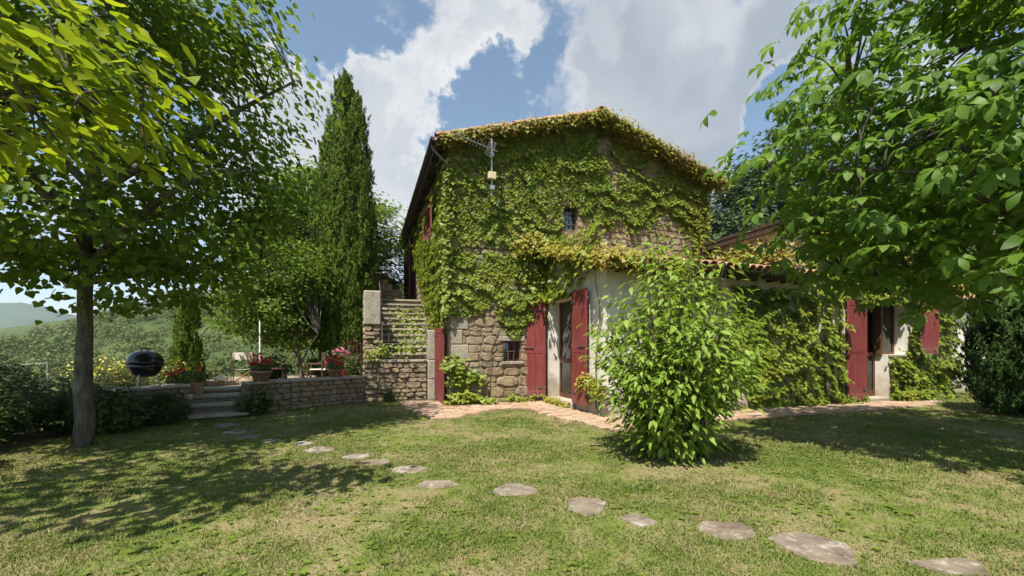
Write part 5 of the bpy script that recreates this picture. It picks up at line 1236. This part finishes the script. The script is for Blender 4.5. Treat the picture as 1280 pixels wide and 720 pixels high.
# ------------------------------------------------------------------ outbuilding on the right
ob = thing('outbuilding', 'white plastered outbuilding with a dark window behind the conifer bush', 'building', HW(W2+.1, WY+.95), AX)
b = MB(); wall_cells(b, 'x', 0, .35, 0, 6, 0, 2.72, [(.72,1.55,1.28,1.95)]); b.box(0,.35,.352,4,0,2.72); b.build('wall', 'plaster', ob)
b = MB(); b.box(.722,.78,.08,.13,1.282,1.948); b.box(1.49,1.548,.08,.13,1.282,1.948); b.box(.78,1.49,.08,.13,1.89,1.948); b.box(.78,1.49,.08,.13,1.282,1.34); w = b.build('window', 'dark_wood', ob)
MB().box(.76,1.5,.10,.11,1.3,1.93).build('pane', 'glass', w); MB().box(.6,1.7,.5,.52,1.1,2.1).build('dark_room', 'interior', w); MB().cbox(.64,1.62,-.05,.08,1.20,1.278,.01).build('sill', 'terracotta', w)
b = MB(); b.add([(-.2,-.3,2.66),(6.2,-.3,2.66),(6.2,4.2,3.9),(-.2,4.2,3.9),(-.2,-.3,2.74),(6.2,-.3,2.74),(6.2,4.2,3.98),(-.2,4.2,3.98)], [(0,3,2,1),(4,5,6,7),(0,1,5,4),(1,2,6,5),(2,3,7,6),(3,0,4,7)]); rf = b.build('roof', 'dark_wood', ob)
ou = Vector((0,1,.2755)).normalized()
b = MB()
for c in range(31):
    for k in range(11):
        m = tiles_matrix(Vector((-.1+c*.20,-.34,2.77))+ou*(k*.38), ou)
        if k == 0: link('roof_tile', TILE_ME, rf).matrix_local = m
        else: b.add([m @ Vector(v) for v in TILE.v], TILE.f)
b.build('roof_tiles', 'terracotta', rf, kind='stuff')

# ------------------------------------------------------------------ background
def hillside():
    n = 2700; th = rng.uniform(R(-66), R(-18), n); d = 20+rng.random(n)**1.3*190
    x, y = np.sin(th)*d, np.cos(th)*d
    ok = (-.75*x+.66*y-14.5) > 1.5; x, y, d = x[ok], y[ok], d[ok]; n = len(x); z = ground_z(x, y)
    per = 130; r = (.5+2.0*rng.random(n)**2.2)*(.75+d/170); idx = np.repeat(np.arange(n), per)
    dr = rnd_dirs(n*per); dr[:,2] = np.abs(dr[:,2]); rad = r[idx]*rng.uniform(.65,1.05,n*per)
    P = np.stack([x,y,z],-1)[idx]+dr*rad[:,None]*A((1,1,.85))
    M = frames(dr+rnd_dirs(n*per)*.6, rnd_dirs(n*per)+A((0,0,.4)), r[idx]*rng.uniform(.10,.22,n*per))
    V, F = scatter(*T_quad(.9), M, P)
    link('hillside_scrub', tri_mesh('hillside_scrub', V, F, 'scrub_leaf'), kind='stuff', label='dense green scrub covering the valley slope beyond the terrace', category='scrub')
    n = 700; x = rng.uniform(14,75,n); y = rng.uniform(20,70,n); ok = (.55*x+.83*y-24) > 3; x, y = x[ok], y[ok]; n = len(x); z = ground_z(x,y); per = 70; idx = np.repeat(np.arange(n), per); r = rng.uniform(.6,1.4,n)
    dr = rnd_dirs(n*per); dr[:,2] = np.abs(dr[:,2]); P = np.stack([x,y,z],-1)[idx]+dr*(r[idx]*rng.uniform(.6,1.05,n*per))[:,None]
    V, F = scatter(*T_quad(.5), frames(dr+rnd_dirs(n*per)*.6, rnd_dirs(n*per)+A((0,0,.4)), r[idx]*rng.uniform(.2,.4,n*per)), P)
    link('dry_hillside_scrub', tri_mesh('dry_hillside_scrub', V, F, 'dry_scrub'), kind='stuff', label='greyish dry scrub on the slope above the right-hand roof', category='scrub')
hillside()
labs = ['wooded crown rising highest behind the right end of the main roof', 'rounded tree behind the right roof tip, lower neighbour of the highest', 'hill tree showing between roof tip and overhanging chestnut', 'hill tree further right, mostly behind the chestnut leaves', 'hill tree beyond the dry scrub slope', 'hill tree furthest right, glimpsed through the chestnut']
for i, (x, y, h, r) in enumerate(((17.5,30,9.5,3.2),(15.0,29,7.0,2.6),(20.5,31,10.5,3.6),(25,32,10,3.6),(30,31,8,3.4),(36,33,9,3.8))):
    z = float(ground_z(A([x]),A([y]))[0]); 
    tree('hill_tree', labs[i], (x,y,z-.3), [(x,y,z-.3),(x,y,z+h*.4),(x,y,z+h*.7)], [((x,y,z+h*.35),(x+r*.5,y,z+h*.6),.1),((x,y,z+h*.35),(x-r*.5,y,z+h*.6),.1)],
         ellipsoid(90,(x,y,z+h*.6),(r,r,h*.42),.4,30+i), [T_simple(.8)], 'hill_tree_leaf', 42, .5, (.28,.45), 0, (.2,.12), 'trees on the hill behind the house', twig=.03)
# far blue ridges
def ridge(name, d, pts, seed):
    b = MB(); n = 90; vs = []
    for i in range(n+1):
        a = R(-80+75*i/n); h = np.interp(math.degrees(a), [p[0] for p in pts], [p[1] for p in pts])*d+ (fbm(A([[i*.21, seed]]), seed)[0]-.5)*d*.022
        for (dd, k) in ((d*.8,-.01),(d*.9,.55),(d,1.0),(d*1.15,.9),(d*1.4,-.01)): vs.append((math.sin(a)*dd, math.cos(a)*dd, max(h,0)*k-2+ (fbm(A([[i*.4, k*3+seed]]), 7)[0]-.5)*d*.008))
    fs = [(i*5+k, (i+1)*5+k, (i+1)*5+k+1, i*5+k+1) for i in range(n) for k in range(4)]
    b.add(vs, fs); b.build(name, 'far_ridge', None, True, kind='structure')
ridge('hills', 1500, [(-80,.085),(-52,.075),(-44,.055),(-38,.03),(-30,.02),(-5,.02)], 3)
# ------------------------------------------------------------------ air
def haze():
    m, nt, N, L, out = nodes('haze')
    v = N('ShaderNodeVolumePrincipled'); v.inputs['Color'].default_value = (.80, .88, 1.0, 1); v.inputs['Density'].default_value = .00024; v.inputs['Anisotropy'].default_value = .2
    L(v.outputs[0], out.inputs['Volume'])
    MB().box(-4600, 4600, -4600, 4600, -14, 150).build('haze', 'haze', None, kind='stuff', label='thin pale summer haze over the valley', category='haze')
haze()
